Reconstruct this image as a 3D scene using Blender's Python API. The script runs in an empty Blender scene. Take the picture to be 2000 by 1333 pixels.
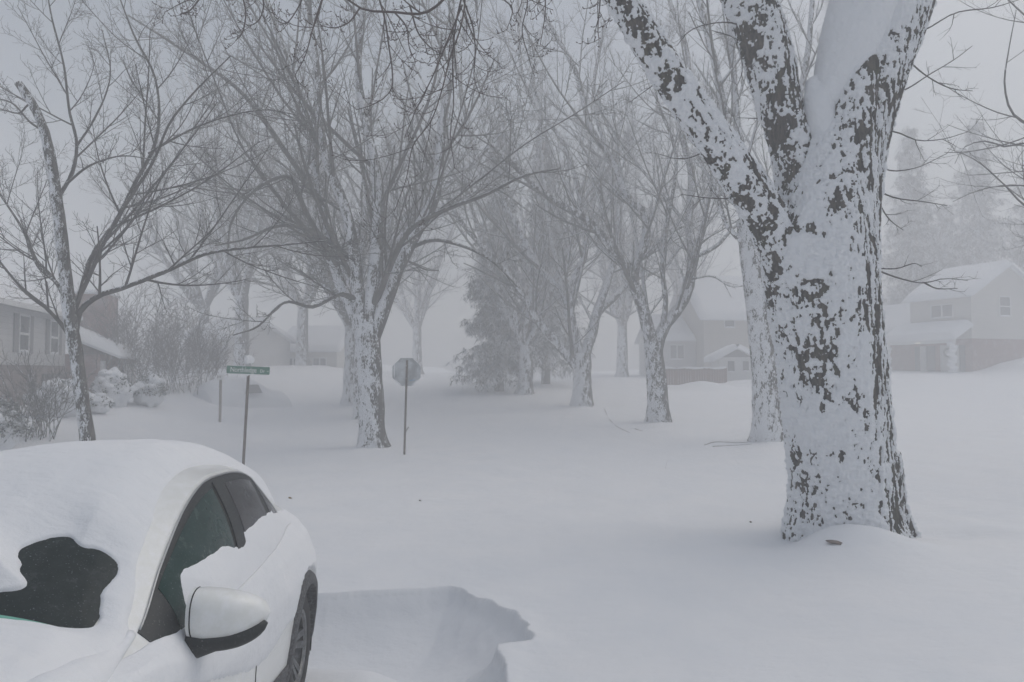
import bpy, math, random
import numpy as np
from mathutils import Vector, Matrix

C = bpy.context.scene.collection
S = bpy.context.scene
PI = math.pi
F = 1400.0            # focal length in photo pixels (photo is 2000 wide)
HZ = 725.0            # horizon row in the photo
CAM = np.array([0.0, 0.0, 2.1])
PITCH = math.atan((HZ - 666.5) / F)

# ------------------------------------------------------------------ helpers
def P(px, py, Y):
    """photo pixel + depth -> world point"""
    dx = (px - 1000) / F; dy = -(py - 666.5) / F
    c, s = math.cos(PITCH), math.sin(PITCH)
    d = np.array([dx, c - dy * s, s + dy * c])
    return CAM + d * (Y / d[1])

def cr(pts, n):
    """Catmull-Rom resample of (K,D) points to n points, even by chord"""
    p = np.asarray(pts, float)
    if len(p) == 2:
        t = np.linspace(0, 1, n)[:, None]
        return p[0] * (1 - t) + p[1] * t
    d = np.r_[0, np.cumsum(np.linalg.norm(np.diff(p[:, :3], axis=0), axis=1) + 1e-9)]
    u = np.linspace(0, d[-1], n)
    m = np.gradient(p, d, axis=0)
    i = np.clip(np.searchsorted(d, u, side='right') - 1, 0, len(d) - 2)
    h = (d[i + 1] - d[i])[:, None]; t = ((u - d[i])[:, None]) / h
    h00 = 2*t**3 - 3*t**2 + 1; h10 = t**3 - 2*t**2 + t; h01 = -2*t**3 + 3*t**2; h11 = t**3 - t**2
    return h00 * p[i] + h10 * h * m[i] + h01 * p[i + 1] + h11 * h * m[i + 1]

def crv(keys):
    k = np.array(keys, float); m = np.gradient(k[:, 1], k[:, 0])
    def f(x):
        x = np.asarray(x, float)
        i = np.clip(np.searchsorted(k[:, 0], x, side='right') - 1, 0, len(k) - 2)
        h = k[i + 1, 0] - k[i, 0]; t = np.clip((x - k[i, 0]) / h, 0, 1)
        return ((2*t**3 - 3*t**2 + 1) * k[i, 1] + (t**3 - 2*t**2 + t) * h * m[i]
                + (-2*t**3 + 3*t**2) * k[i + 1, 1] + (t**3 - t**2) * h * m[i + 1])
    return f

def sstep(a, b, x):
    t = np.clip((np.asarray(x, float) - a) / (b - a), 0, 1)
    return t * t * (3 - 2 * t)

def _h(ix, iy, iz, seed):
    with np.errstate(over='ignore'):
        h = (ix.astype(np.uint32) * np.uint32(374761393) + iy.astype(np.uint32) * np.uint32(668265263)
             + iz.astype(np.uint32) * np.uint32(2246822519) + np.uint32(seed * 3266489917 % 4294967296))
        h = (h ^ (h >> np.uint32(13))) * np.uint32(1274126177)
        h = h ^ (h >> np.uint32(16))
    return h.astype(np.float64) / 4294967295.0

def vn(p, seed=0):
    p = np.asarray(p, float); i = np.floor(p).astype(np.int64); f = p - i
    f = f * f * f * (f * (f * 6 - 15) + 10)
    r = 0
    for a in (0, 1):
        for b in (0, 1):
            for c in (0, 1):
                w = (f[:, 0] if a else 1 - f[:, 0]) * (f[:, 1] if b else 1 - f[:, 1]) * (f[:, 2] if c else 1 - f[:, 2])
                r = r + w * _h(i[:, 0] + a, i[:, 1] + b, i[:, 2] + c, seed)
    return r

def fbm(p, seed=0, o=4):
    r = 0; a = .5; s = 0
    for k in range(o):
        r = r + a * vn(p * 2.03 ** k + k * 17.3, seed + k); s += a; a *= .5
    return r / s

def n2(x, y, seed=0, o=4):
    return fbm(np.stack([x, y, np.zeros_like(x)], 1), seed, o)

class MB:
    """collects geometry, then links it as ONE mesh object"""
    def __init__(s): s.V = []; s.Q = []; s.T = []; s.n = 0
    def add(s, V, Q=None, T=None):
        V = np.asarray(V, float).reshape(-1, 3)
        if Q is not None and len(Q): s.Q.append(np.asarray(Q, np.int64) + s.n)
        if T is not None and len(T): s.T.append(np.asarray(T, np.int64) + s.n)
        s.V.append(V); s.n += len(V); return s
    def box(s, a, b):
        (x0, y0, z0), (x1, y1, z1) = a, b
        V = [(x0,y0,z0),(x1,y0,z0),(x1,y1,z0),(x0,y1,z0),(x0,y0,z1),(x1,y0,z1),(x1,y1,z1),(x0,y1,z1)]
        return s.add(V, [(3,2,1,0),(4,5,6,7),(0,1,5,4),(1,2,6,5),(2,3,7,6),(3,0,4,7)])
    def prism(s, poly, axis_vec):
        """closed polygon (K,3) extruded along a vector"""
        p = np.asarray(poly, float); k = len(p); q = p + np.asarray(axis_vec, float)
        V = np.vstack([p, q, p.mean(0)[None], q.mean(0)[None]])
        Q = [(i, (i + 1) % k, k + (i + 1) % k, k + i) for i in range(k)]
        T = [((i + 1) % k, i, 2 * k) for i in range(k)] + [(k + i, k + (i + 1) % k, 2 * k + 1) for i in range(k)]
        return s.add(V, Q, T)
    def tube(s, pts, r, k=8, cap=True):
        pts = np.asarray(pts, float); r = np.broadcast_to(np.asarray(r, float), (len(pts),))
        V, Q = tubes(pts[None], r[None], k)
        n = len(pts); T = []
        if cap:
            V = np.vstack([V, pts[0], pts[-1]])
            T = [((i + 1) % k, i, n * k) for i in range(k)] + [((n-1)*k + i, (n-1)*k + (i + 1) % k, n * k + 1) for i in range(k)]
        return s.add(V, Q, T)
    def grid(s, G, flip=False, closed_u=False):
        """(A,B,3) grid"""
        A, B = G.shape[:2]; I = np.arange(A * B).reshape(A, B)
        if closed_u: I = np.vstack([I, I[:1]])
        q = np.stack([I[:-1, :-1], I[1:, :-1], I[1:, 1:], I[:-1, 1:]], -1).reshape(-1, 4)
        return s.add(G.reshape(-1, 3), q[:, ::-1] if flip else q)
    def lathe(s, prof, k=32, axis='z'):
        """profile of (radius, along)"""
        prof = np.asarray(prof, float); a = np.linspace(0, 2 * PI, k, endpoint=False)
        G = np.stack([np.outer(np.cos(a), prof[:, 0]), np.outer(np.sin(a), prof[:, 0]), np.tile(prof[:, 1], (k, 1))], -1)
        if axis == 'x': G = G[..., [2, 0, 1]]
        return s.grid(G, closed_u=True)
    def ball(s, c, r, nu=16, nv=10, fn=None):
        u = np.linspace(0, 2 * PI, nu, endpoint=False); v = np.linspace(-PI / 2, PI / 2, nv)
        D = np.stack([np.outer(np.cos(u), np.cos(v)), np.outer(np.sin(u), np.cos(v)), np.tile(np.sin(v), (nu, 1))], -1)
        m = 1.0 if fn is None else fn(D.reshape(-1, 3)).reshape(nu, nv)[..., None]
        return s.grid(np.asarray(c) + D * np.asarray(r) * m, closed_u=True)
    def build(s, name, mat, parent=None, smooth=True, origin=None, attr=None, sharp=None):
        V = np.vstack(s.V)
        if origin is not None: V = V - np.asarray(origin)
        Q = np.vstack(s.Q) if s.Q else np.zeros((0, 4), np.int64)
        T = np.vstack(s.T) if s.T else np.zeros((0, 3), np.int64)
        me = bpy.data.meshes.new(name)
        me.vertices.add(len(V)); me.vertices.foreach_set('co', V.astype(np.float32).ravel())
        L = np.concatenate([Q.ravel(), T.ravel()]).astype(np.int32)
        me.loops.add(len(L)); me.loops.foreach_set('vertex_index', L)
        st = np.concatenate([np.arange(len(Q)) * 4, len(Q) * 4 + np.arange(len(T)) * 3]).astype(np.int32)
        me.polygons.add(len(st)); me.polygons.foreach_set('loop_start', st)
        me.polygons.foreach_set('use_smooth', np.full(len(st), smooth))
        me.update(calc_edges=True); me.validate()
        if sharp: me.set_sharp_from_angle(angle=math.radians(sharp))
        if attr is not None:
            at = me.attributes.new('snow', 'FLOAT', 'POINT'); at.data.foreach_set('value', attr.astype(np.float32))
        me.materials.append(mat)
        o = bpy.data.objects.new(name, me); C.objects.link(o)
        if parent is not None: o.parent = parent
        return o

def tubes(Pt, R, k):
    """batch of polylines (B,N,3), radii (B,N) -> verts, quads"""
    B, N = R.shape
    T = np.gradient(Pt, axis=1); T /= np.linalg.norm(T, axis=2, keepdims=True) + 1e-12
    D = Pt[:, -1] - Pt[:, 0]; D /= np.linalg.norm(D, axis=1, keepdims=True) + 1e-12
    ref = np.zeros((B, 3)); ref[np.arange(B), np.argmin(np.abs(D), axis=1)] = 1
    a = np.cross(T, ref[:, None, :]); a /= np.linalg.norm(a, axis=2, keepdims=True) + 1e-12
    b = np.cross(T, a)
    th = np.linspace(0, 2 * PI, k, endpoint=False)
    V = (Pt[:, :, None, :] + R[:, :, None, None] * (a[:, :, None, :] * np.cos(th)[None, None, :, None]
                                                   + b[:, :, None, :] * np.sin(th)[None, None, :, None]))
    I = np.arange(B * N * k).reshape(B, N, k); J = np.roll(I, -1, axis=2)
    Q = np.stack([I[:, :-1], J[:, :-1], J[:, 1:], I[:, 1:]], -1).reshape(-1, 4)
    return V.reshape(-1, 3), Q

def tag(o, label=None, cat=None, group=None, kind=None):
    if label: o['label'] = label
    if cat: o['category'] = cat
    if group: o['group'] = group
    if kind: o['kind'] = kind
    return o

def thing(name, loc, label, cat, group=None, rot=(0, 0, 0)):
    o = bpy.data.objects.new(name, None); C.objects.link(o); o.empty_display_size = .2
    o.location = tuple(loc); o.rotation_euler = rot
    return tag(o, label, cat, group)

# ------------------------------------------------------------------ materials
class NT:
    def __init__(s, name):
        s.m = bpy.data.materials.new(name); s.m.use_nodes = True
        s.t = s.m.node_tree; s.n = s.t.nodes; s.b = s.n['Principled BSDF']
    def new(s, typ, **kw):
        x = s.n.new(typ)
        for k, v in kw.items(): setattr(x, k, v)
        return x
    def link(s, a, b): s.t.links.new(a, b)
    def val(s, inp, v):
        if isinstance(v, (int, float, tuple, list)): inp.default_value = v
        else: s.link(v, inp)
    def math(s, op, a, b=0.0, clamp=False):
        x = s.new('ShaderNodeMath', operation=op, use_clamp=clamp); s.val(x.inputs[0], a); s.val(x.inputs[1], b); return x.outputs[0]
    def noise(s, scale, vec=None, detail=4, rough=.55, stretch=None):
        x = s.new('ShaderNodeTexNoise'); x.inputs['Scale'].default_value = scale
        x.inputs['Detail'].default_value = detail; x.inputs['Roughness'].default_value = rough
        if vec is None: vec = s.pos()
        if stretch:
            mp = s.new('ShaderNodeMapping'); s.link(vec, mp.inputs[0]); mp.inputs['Scale'].default_value = stretch; vec = mp.outputs[0]
        s.link(vec, x.inputs['Vector']); return x.outputs[0]
    def pos(s): return s.new('ShaderNodeNewGeometry').outputs['Position']
    def obj(s): return s.new('ShaderNodeTexCoord').outputs['Object']
    def nrm(s): return s.new('ShaderNodeNewGeometry').outputs['Normal']
    def dot(s, a, v):
        x = s.new('ShaderNodeVectorMath', operation='DOT_PRODUCT'); s.link(a, x.inputs[0]); x.inputs[1].default_value = v; return x.outputs['Value']
    def ramp(s, fac, a, b, ca=(0, 0, 0, 1), cb=(1, 1, 1, 1)):
        x = s.new('ShaderNodeValToRGB'); s.val(x.inputs[0], fac)
        e = x.color_ramp.elements; e[0].position = a; e[0].color = ca; e[1].position = b; e[1].color = cb; return x.outputs[0]
    def mix(s, f, a, b):
        x = s.new('ShaderNodeMix', data_type='RGBA'); s.val(x.inputs[0], f); s.val(x.inputs[6], a); s.val(x.inputs[7], b); return x.outputs[2]
    def bump(s, h, dist, strength=1.0):
        x = s.new('ShaderNodeBump'); x.inputs['Strength'].default_value = strength; x.inputs['Distance'].default_value = dist
        s.link(h, x.inputs['Height']); s.link(x.outputs[0], s.b.inputs['Normal']); return x
    def col(s, c): s.val(s.b.inputs['Base Color'], c)
    def set(s, **kw):
        for k, v in kw.items(): s.b.inputs[k.replace('_', ' ')].default_value = v
        return s

SNOW = (.77, .79, .82, 1)
def mk_snow(name, dist=.01, scale=9):
    m = NT(name); m.set(Roughness=.85); m.b.inputs['Specular IOR Level'].default_value = .25
    big = m.noise(1.1, detail=3)
    m.col(m.mix(m.ramp(big, .3, .7), (.73, .755, .79, 1), (.78, .795, .82, 1)))
    m.bump(m.math('ADD', m.noise(scale, detail=8, rough=.62), m.math('MULTIPLY', m.noise(scale * .45, stretch=(1, 2.6, 1), detail=4), 1.2)), dist)
    return m.m
def flat(name, c, rough=.6, metal=0, var=.0, scale=6, bump=0):
    m = NT(name); m.set(Roughness=rough, Metallic=metal)
    if var:
        d = tuple(max(0, x * (1 - var)) for x in c[:3]) + (1,); e = tuple(min(1, x * (1 + var)) for x in c[:3]) + (1,)
        m.col(m.mix(m.ramp(m.noise(scale), .35, .65), d, e))
    else: m.col(tuple(c[:3]) + (1,))
    if bump: m.bump(m.noise(scale * 5), bump)
    return m.m
WIND = np.array([-.74, -.62, .26]); WIND /= np.linalg.norm(WIND)
def mk_bark(name, bias, c0=(.04, .037, .034, 1), c1=(.10, .092, .085, 1), sc=1.0, wn=.32, nz=1.0, up=.25):
    """bark with wind-plastered snow on its windward and upper sides"""
    m = NT(name); m.set(Roughness=.9); m.b.inputs['Specular IOR Level'].default_value = .15
    st = m.noise(9 * sc, stretch=(1, 1, .22), detail=5, rough=.6)
    fine = m.noise(34 * sc, stretch=(1, 1, .45), detail=4, rough=.6)
    bark = m.mix(m.ramp(st, .35, .68), c0, c1)
    d = m.math('MULTIPLY', m.dot(m.nrm(), tuple(WIND)), wn)
    d2 = m.math('MULTIPLY', m.dot(m.nrm(), (0, 0, 1)), up)
    t = m.math('ADD', m.math('ADD', d, d2), bias)
    t = m.math('ADD', t, m.math('MULTIPLY', m.math('SUBTRACT', m.noise(6.5 * sc, stretch=(1, 1, .4), detail=6, rough=.7), .5), nz * 2))
    t = m.math('ADD', t, m.math('MULTIPLY', m.math('SUBTRACT', fine, .5), nz * 1.3))
    mask = m.ramp(t, .42, .56)
    m.col(m.mix(mask, bark, SNOW))
    h = m.math('ADD', m.math('MULTIPLY', mask, .8), m.math('MULTIPLY', st, .7))
    m.bump(h, .018)
    return m.m

M = {}
M['snow'] = mk_snow('snow_soft'); M['ground'] = mk_snow('snow_ground', .012, 5)
M['bark_trunk'] = mk_bark('bark_snowy', .39)
M['bark_dark'] = mk_bark('bark_darker', .31)
M['bark_young'] = mk_bark('bark_young', .36, sc=1.7, c1=(.14, .135, .125, 1), wn=.30)
M['limb_dark'] = mk_bark('limb_bark', .12, c0=(.04, .038, .034, 1), c1=(.08, .074, .066, 1), sc=1.6, wn=.26, nz=.5, up=.3)
M['twig'] = mk_bark('twig_bark', .14, c0=(.04, .037, .034, 1), c1=(.07, .064, .058, 1), sc=2, wn=.30, nz=.25, up=.2)
M['twig_far'] = mk_bark('twig_bark_far', .25, c0=(.04, .038, .036, 1), c1=(.075, .07, .066, 1), sc=1.2, wn=.36, nz=.3, up=.2)
M['twig_red'] = flat('twig_near', (.055, .038, .034), .8, var=.3, scale=30)
M['white_paint'] = None
m = NT('car_paint'); m.set(Roughness=.32); m.b.inputs['Coat Weight'].default_value = .5; m.b.inputs['Coat Roughness'].default_value = .08
frost = m.ramp(m.noise(22, detail=8, rough=.7), .42, .7)
m.col(m.mix(frost, (.72, .735, .72, 1), (.80, .815, .83, 1))); 
rr = m.math('MULTIPLY_ADD', frost, .45); rr.node.inputs[2].default_value = .3; m.link(rr, m.b.inputs['Roughness'])
M['paint'] = m.m
def mk_glass(name, c, fr_amt, fleck):
    m = NT(name); m.set(Roughness=.08); m.b.inputs['Specular IOR Level'].default_value = .14
    fl = m.ramp(m.noise(160, detail=2), .66, .72); fr = m.ramp(m.noise(7, detail=7, rough=.75), .42, .8)
    m.col(m.mix(m.math('ADD', m.math('MULTIPLY', fl, fleck), m.math('MULTIPLY', fr, fr_amt)), c, (.5, .55, .57, 1)))
    m.link(m.math('ADD', m.math('MULTIPLY', fr, .5), .07), m.b.inputs['Roughness']); return m.m
M['glass'] = mk_glass('car_glass', (.012, .020, .020, 1), .05, .35)
M['glass_front'] = mk_glass('car_glass_front', (.014, .040, .036, 1), .07, .35)
M['glass_frost'] = mk_glass('car_glass_frosted', (.030, .030, .034, 1), .10, .4)
M['glass_edge'] = flat('glass_edge_green', (.16, .42, .34), .25)
m = NT('black_trim'); m.set(Roughness=.55); fl = m.ramp(m.noise(120, detail=3), .62, .74)
m.col(m.mix(m.math('MULTIPLY', fl, .28), (.014, .018, .02, 1), (.6, .62, .65, 1))); M['black'] = m.m
m = NT('arch_cladding'); m.set(Roughness=.8); fl = m.ramp(m.noise(70, detail=6, rough=.75), .45, .75)
m.col(m.mix(m.math('MULTIPLY', fl, .4), (.035, .036, .04, 1), (.5, .52, .55, 1))); M['clad'] = m.m
M['rubber'] = flat('tyre_rubber', (.02, .02, .021), .85, var=.4, scale=20)
M['rim'] = flat('rim_metal', (.16, .165, .17), .45, .6, var=.3, scale=25)
M['dark'] = flat('dark_cavity', (.008, .008, .009), .9)
M['chrome'] = flat('bright_trim', (.45, .46, .47), .3, .7)
M['red'] = flat('lamp_red', (.16, .012, .012), .15)
M['lamp'] = flat('lamp_clear', (.5, .52, .55), .1)
M['post'] = flat('rusty_post', (.13, .10, .085), .7, .3, var=.35, scale=14)
M['wood'] = flat('weathered_wood', (.20, .16, .14), .85, var=.25, scale=12)
m = NT('sign_green'); m.set(Roughness=.45)
fr = m.ramp(m.noise(9, detail=8, rough=.7, stretch=(1, 1, 1)), .55, .8)
m.col(m.mix(m.math('MULTIPLY', fr, .35), (.006, .15, .088, 1), (.7, .74, .76, 1))); M['green'] = m.m
M['letters'] = flat('sign_letters', (.72, .75, .74), .5)
m = NT('sign_back'); m.set(Roughness=.5, Metallic=.2)
fr = m.ramp(m.noise(4.5, detail=6, rough=.6), .42, .62)
m.col(m.mix(fr, (.30, .32, .33, 1), (.52, .55, .57, 1))); M['sign_back'] = m.m
M['blue'] = flat('sticker_blue', (.12, .3, .5), .6)
def mk_siding(name, c, step=.18):
    m = NT(name); m.set(Roughness=.75)
    z = m.new('ShaderNodeSeparateXYZ'); m.link(m.pos(), z.inputs[0])
    fr = m.math('FRACT', m.math('DIVIDE', z.outputs[2], step))
    ln = m.ramp(fr, .0, .10)
    d = tuple(x * .62 for x in c[:3]) + (1,)
    m.col(m.mix(ln, d, m.mix(m.ramp(m.noise(1.3), .35, .65), tuple(x * .92 for x in c[:3]) + (1,), tuple(c[:3]) + (1,))))
    m.bump(fr, .02); return m.m
def mk_brick(name, a, b, sx=1.0):
    m = NT(name); m.set(Roughness=.85)
    tc = m.obj(); sp = m.new('ShaderNodeSeparateXYZ'); m.link(tc, sp.inputs[0])
    cb = m.new('ShaderNodeCombineXYZ'); m.link(m.math('ADD', sp.outputs[0], sp.outputs[1]), cb.inputs[0]); m.link(sp.outputs[2], cb.inputs[1])
    br = m.new('ShaderNodeTexBrick'); m.link(cb.outputs[0], br.inputs['Vector'])
    br.inputs['Color1'].default_value = a; br.inputs['Color2'].default_value = b; br.inputs['Mortar'].default_value = (.30, .28, .27, 1)
    br.inputs['Scale'].default_value = 4.4 * sx; br.inputs['Mortar Size'].default_value = .012
    m.col(m.mix(m.math('MULTIPLY', m.ramp(m.noise(2.2, detail=6), .5, .8), .35), br.outputs[0], (.7, .72, .75, 1)))
    return m.m
M['siding_grey'] = mk_siding('siding_grey', (.52, .52, .52)); M['siding_beige'] = mk_siding('siding_beige', (.50, .47, .43))
M['siding_cream'] = mk_siding('siding_cream', (.55, .54, .51))
M['brick'] = mk_brick('brick_red', (.16, .07, .06, 1), (.22, .10, .085, 1)); M['brick_dark'] = mk_brick('brick_brown', (.10, .07, .065, 1), (.15, .10, .09, 1))
M['pane'] = flat('house_pane', (.085, .09, .10), .15, var=.3, scale=3)
M['trim'] = flat('house_trim', (.62, .63, .63), .6)
M['shutter'] = flat('house_shutter', (.2, .2, .21), .7)
M['door'] = flat('house_door', (.5, .5, .5), .6); M['wreath'] = flat('wreath_green', (.05, .06, .05), .9, var=.4, scale=20)
M['fence'] = flat('fence_wood', (.17, .095, .08), .85, var=.25, scale=3)
m = NT('needles_snowy'); m.set(Roughness=.9); m.b.inputs['Specular IOR Level'].default_value = .1
mask = m.ramp(m.math('ADD', m.noise(1.7, stretch=(1, 1, .6), detail=6, rough=.7), m.math('MULTIPLY', m.dot(m.nrm(), (-.3, -.3, .5)), .0)), .46, .57)
m.col(m.mix(mask, m.mix(m.ramp(m.noise(3), .35, .65), (.022, .032, .03, 1), (.045, .058, .052, 1)), SNOW)); M['needles'] = m.m
m = NT('shrub_leaves'); m.set(Roughness=.9); mask = m.ramp(m.noise(6, detail=5, rough=.7), .50, .62)
m.col(m.mix(mask, (.045, .055, .048, 1), SNOW)); M['leaf'] = m.m
M['leaf_dry'] = flat('dry_leaf', (.22, .13, .04), .8)
# hero bark: per-vertex snow cover carried by the mesh
m = NT('bark_plastered'); m.set(Roughness=.9); m.b.inputs['Specular IOR Level'].default_value = .15
at = m.new('ShaderNodeAttribute', attribute_name='snow')
fine = m.noise(60, stretch=(1, 1, .5), detail=4, rough=.65)
t = m.math('ADD', at.outputs['Fac'], m.math('MULTIPLY', m.math('SUBTRACT', fine, .5), 1.0))
t = m.math('ADD', t, m.math('MULTIPLY', m.math('SUBTRACT', m.noise(24, stretch=(1, 1, .6), detail=6, rough=.7), .5), .8))
t = m.math('ADD', t, m.math('MULTIPLY', m.math('SUBTRACT', m.noise(38, stretch=(1, 1, .13), detail=3, rough=.6), .5), .8))
mask = m.ramp(t, .40, .60)
st = m.noise(22, stretch=(1, 1, .2), detail=5, rough=.65); moss = m.ramp(m.noise(2.2, detail=3), .5, .65)
bark = m.mix(m.ramp(st, .40, .62), (.008, .007, .006, 1), m.mix(moss, (.085, .070, .056, 1), (.072, .068, .038, 1)))
m.col(m.mix(mask, bark, SNOW))
sn = m.noise(26, detail=7, rough=.65)
hh = m.math('ADD', m.math('MULTIPLY', m.math('SUBTRACT', 1.0, mask), m.math('MULTIPLY', st, 1.5)), m.math('MULTIPLY', mask, m.math('ADD', .9, m.math('MULTIPLY', sn, .5))))
m.bump(hh, .014); M['hero'] = m.m

# ------------------------------------------------------------------ ground
_zy = crv([(-200, 0), (-20, 0), (0, 0), (10, 0), (18, .0), (22, .05), (27, .23), (33, .52), (38, .93), (45, 1.46), (52, 1.66), (60, 1.78), (120, 1.9), (200, 1.9)])
PIT = [(-2.3, 6.85), (-1.7, 6.76), (-.95, 6.9), (-.62, 7.0), (-.42, 6.86), (-.34, 6.68), (-.2, 6.62), (-.12, 6.4), (.0, 6.27), (.1, 5.95), (.13, 5.66),
       (-.02, 5.6), (-.13, 5.52), (-.08, 5.2), (-.04, 4.8), (-.1, 4.0), (-.3, 3.3), (-.7, 2.7), (-1.3, 2.2), (-2.6, 2.4)]
def poly_sd(x, y, poly):
    """signed distance, positive inside"""
    p = np.asarray(poly); d = np.full(x.shape, 1e9); ins = np.zeros(x.shape, bool)
    for i in range(len(p)):
        a, b = p[i], p[(i + 1) % len(p)]; e = b - a
        t = np.clip(((x - a[0]) * e[0] + (y - a[1]) * e[1]) / (e @ e), 0, 1)
        d = np.minimum(d, np.hypot(x - a[0] - e[0] * t, y - a[1] - e[1] * t))
        c = ((a[1] > y) != (b[1] > y)) & (x < (b[0] - a[0]) * (y - a[1]) / (b[1] - a[1] + 1e-12) + a[0]); ins ^= c
    return np.where(ins, d, -d)
def chaikin(p, n=2):
    p = np.asarray(p, float)
    for _ in range(n):
        q = np.roll(p, -1, axis=0); p = np.stack([.75 * p + .25 * q, .25 * p + .75 * q], 1).reshape(-1, 2)
    return p
MOUNDS = []   # (x, y, height, rx, ry)
def gz(x, y):
    x = np.atleast_1d(np.asarray(x, float)); y = np.atleast_1d(np.asarray(y, float))
    z = _zy(np.clip(y, -200, 200))
    z = z + .85 * sstep(-9.5, -14, x) * sstep(13, 22, y)
    z = z + .55 * sstep(12, 26, x) * sstep(30, 44, y)
    z = z + 1.0 * np.exp(-((x - 32.2) / 1.9) ** 2 - ((y - 44) / 3) ** 2)
    z = z + .10 * (n2(x * .22, y * .12, 3) - .5) * sstep(3, 9, np.hypot(x, y)) + .055 * (n2(x * .9 + y * .35, y * .5, 5) - .5)
    far = sstep(14, 24, y)
    z = z + .16 * far * (n2(x * .16 + 7, y * .35, 8) - .5)
    for (mx, my, mh, rx, ry) in MOUNDS:
        z = z + mh * np.exp(-((x - mx) / rx) ** 2 - ((y - my) / ry) ** 2)
    # wind-scoured hollow beside the car
    near = (np.abs(x + 1) < 2.2) & (np.abs(y - 4.6) < 3)
    if near.any():
        xn, yn = x[near], y[near]
        ja = sstep(-1.0, -.4, xn)
        xs = xn + (.03 + .10 * ja) * (n2(xn * 4, yn * 4, 11, 3) - .5); ys = yn + (.05 + .13 * ja) * (n2(xn * 3 + 9, yn * 3, 12, 3) - .5)
        d = poly_sd(xs, ys, PIT)
        dep = .07 * sstep(-.012, .05 + .10 * (1 - ja), d) + .46 * (1 - np.exp(-(np.clip(d, 0, 9) / .34) ** 1.25))
        dep = dep * (1 - .78 * sstep(-.25, -1.15, xn) * sstep(6.15, 5.35, yn))
        lip = .035 * np.exp(-(np.clip(-d, 0, 9) / .16) ** 2) * (d <= 0)
        z[near] += lip - dep
    return z
def g1(x, y): return float(gz(x, y)[0])

HX, HY = P(1650, 1041, 9.3)[:2]
MOUNDS += [(HX - .12, HY - .82, .24, .62, .36), (HX + .95, HY - .25, .05, .5, .3), (HX - .5, HY - .55, .10, .35, .3), (HX - .1, HY - 1.2, .06, 1.3, .5), (HX - 1.0, HY - .35, -.12, .5, .35), (HX + 1.35, HY - .05, -.11, .6, .28), (HX - 1.75, HY - .1, .05, .6, .4),
           (HX + 1.9, HY + .0, .06, .7, .4)]
for (px, Y) in ((727, 20), (1287, 27), (1137, 33), (1500, 21.4)):
    w = P(px, 800, Y); MOUNDS += [(w[0] - 1.0, Y - .4, -.05, .7, .6), (w[0] + 1.0, Y - .3, -.05, .7, .5), (w[0], Y - .9, .06, 1.2, .5)]
w = P(1340, 735, 41); MOUNDS += [(w[0] + .8, 40.2, .5, 1.5, 1.0), (P(1450, 735, 43)[0], 42, .3, 1.5, 1)]

def axis_lines(segs):
    out = [segs[0][0]]
    for a, b, st in segs:
        n = max(1, int(round((b - a) / st))); out += list(np.linspace(a, b, n + 1)[1:])
    return np.array(out)
gx = axis_lines([(-110, -40, 4), (-40, -16, .8), (-16, -4, .2), (-4, -2, .06), (-2, .5, .018), (.5, 2, .05), (2, 10, .1), (10, 20, .3), (20, 40, .8), (40, 110, 4)])
gy = axis_lines([(-40, 0, 2), (0, 3, .2), (3, 5, .04), (5, 7.3, .018), (7.3, 12, .07), (12, 30, .2), (30, 60, .5), (60, 130, 3)])
GX, GY = np.meshgrid(gx, gy, indexing='ij')
G = np.stack([GX, GY, gz(GX.ravel(), GY.ravel()).reshape(GX.shape)], -1)
gb = MB(); gb.grid(G)
tag(gb.build('snow_ground', M['ground']), kind='structure')

# ------------------------------------------------------------------ trees
rng = np.random.default_rng(7)
def unit(v): return v / (np.linalg.norm(v, axis=-1, keepdims=True) + 1e-12)

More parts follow.
